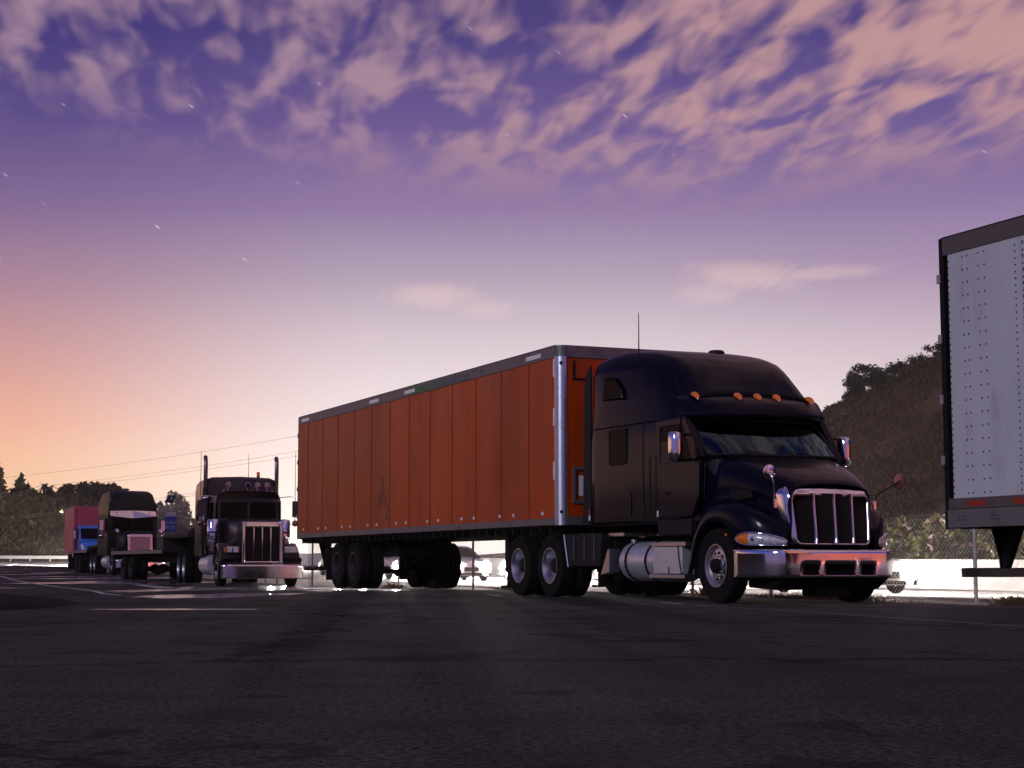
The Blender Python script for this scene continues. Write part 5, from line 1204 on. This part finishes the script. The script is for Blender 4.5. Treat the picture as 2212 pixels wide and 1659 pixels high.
# ================================================================== painted markings on the lot (positions measured on the ground)
def gpt(px,py):
    u=(px-1106)/3700.; v=(829.5-py)/3700.; c_,s_=math.cos(PITCH),math.sin(PITCH); d_=(u,c_-v*s_,s_+v*c_); t_=1.
    lo,hi=2.,400.
    for _ in range(60):
        mid=(lo+hi)/2
        if CAM_H+d_[2]*mid/d_[1]>gz(d_[0]*mid/d_[1],mid)+.004: lo=mid
        else: hi=mid
    return (d_[0]*lo/d_[1],lo)
def sheet(name,polys,dz=.006,mat='line'):
    mb=MB()
    for P in polys: mb.add([(x,y,gz(x,y)+dz) for x,y in P],[tuple(range(len(P)))])
    return tag(mb.build(name,M[mat],fixn=False),kind='structure')
def stripe(pts,w_):
    out=[]
    for i in range(len(pts)-1):
        (x0,y0),(x1,y1)=pts[i],pts[i+1]; L_=math.hypot(x1-x0,y1-y0); nx,ny=-(y1-y0)/L_*w_/2,(x1-x0)/L_*w_/2
        k_=max(1,int(L_/1.5))
        for j in range(k_):
            a,b=j/k_,(j+1)/k_; A=(x0+(x1-x0)*a,y0+(y1-y0)*a); B=(x0+(x1-x0)*b,y0+(y1-y0)*b)
            out.append([(A[0]-nx,A[1]-ny),(B[0]-nx,B[1]-ny),(B[0]+nx,B[1]+ny),(A[0]+nx,A[1]+ny)])
    return out
sheet('lane_line',stripe([(-25.5,84),(-23.02,77.49),(-18.82,64.73),(-15.46,55.62),(-13.37,50.4),(-11.08,43.31),(-8.9,36.5),(-7.54,31.83),(-6.83,30.13)],.14))
sheet('painted_arrow',[[(-26.2,93.6),(-25.3,90.9),(-24.2,88.0),(-24.0,89.6)],[(-24.2,88.0),(-23.4,89.6),(-23.2,88.9),(-23.3,85.5)]])
sheet('painted_arrow',[[(-11.45,52.2),(-11.4,53.1),(-10.12,50.1),(-8.61,44.5),(-8.95,43.6)],[(-8.61,44.5),(-9.35,49.15),(-9.05,49.15),(-7.47,39.7),(-7.6,38.9)]])
sheet('faint_line',stripe([(2.4,22.8),(3.05,20.52),(3.47,18.75),(3.98,16.6),(4.39,14.83)],.05),mat='lineold')
sheet('faint_line',stripe([(-37.2,125.2),(-39.7,138.2)],.3))
sheet('parking_line',stripe([off(O,4.2,-1.62,RZ),off(O,5.3,-1.9,RZ)],.10)); sheet('parking_line',stripe([off(O,-2.6,-1.5,RZ),off(O,-1.0,-1.9,RZ)],.10))
# low dark mound of dirt at the left
V=[];n1,n2=40,26
for i in range(n1):
    for j in range(n2):
        a=i/(n1-1); b=j/(n2-1); x=-12.5+7.6*a; y=18+15*b
        q=((x+9.3)/3.6)**2+((y-25.0+(x+9)*1.0)/4.6)**2
        h_=max(0,1-q)**.6*.15+.012*math.sin(x*7)*math.sin(y*5)*(q<1)
        V.append((x,y,gz(x,y)-.01+h_ if q<1 else gz(x,y)-.02))
I=np.arange(n1*n2).reshape(n1,n2); Fq=np.stack([I[:-1,:-1],I[1:,:-1],I[1:,1:],I[:-1,1:]],-1).reshape(-1,4)
tag(npmesh('dirt_mound',V,Fq,pm('dark_dirt',(.014,.013,.013),.95,0,.05,bump=.4,bscale=20),smooth=True),kind='structure')

# ================================================================== haze
HZD=.00017
mb=MB().box(-1460,1460,-340,1560,-2.5,60)
hm=bpy.data.materials.new('haze_air'); hm.use_nodes=True; t_=hm.node_tree; t_.nodes.remove(t_.nodes['Principled BSDF'])
pv=t_.nodes.new('ShaderNodeVolumePrincipled'); pv.inputs['Color'].default_value=(.93,.88,.88,1); pv.inputs['Density'].default_value=HZD; pv.inputs['Anisotropy'].default_value=.6
t_.links.new(pv.outputs[0],t_.nodes['Material Output'].inputs['Volume'])
tag(mb.build('haze',hm),kind='stuff')
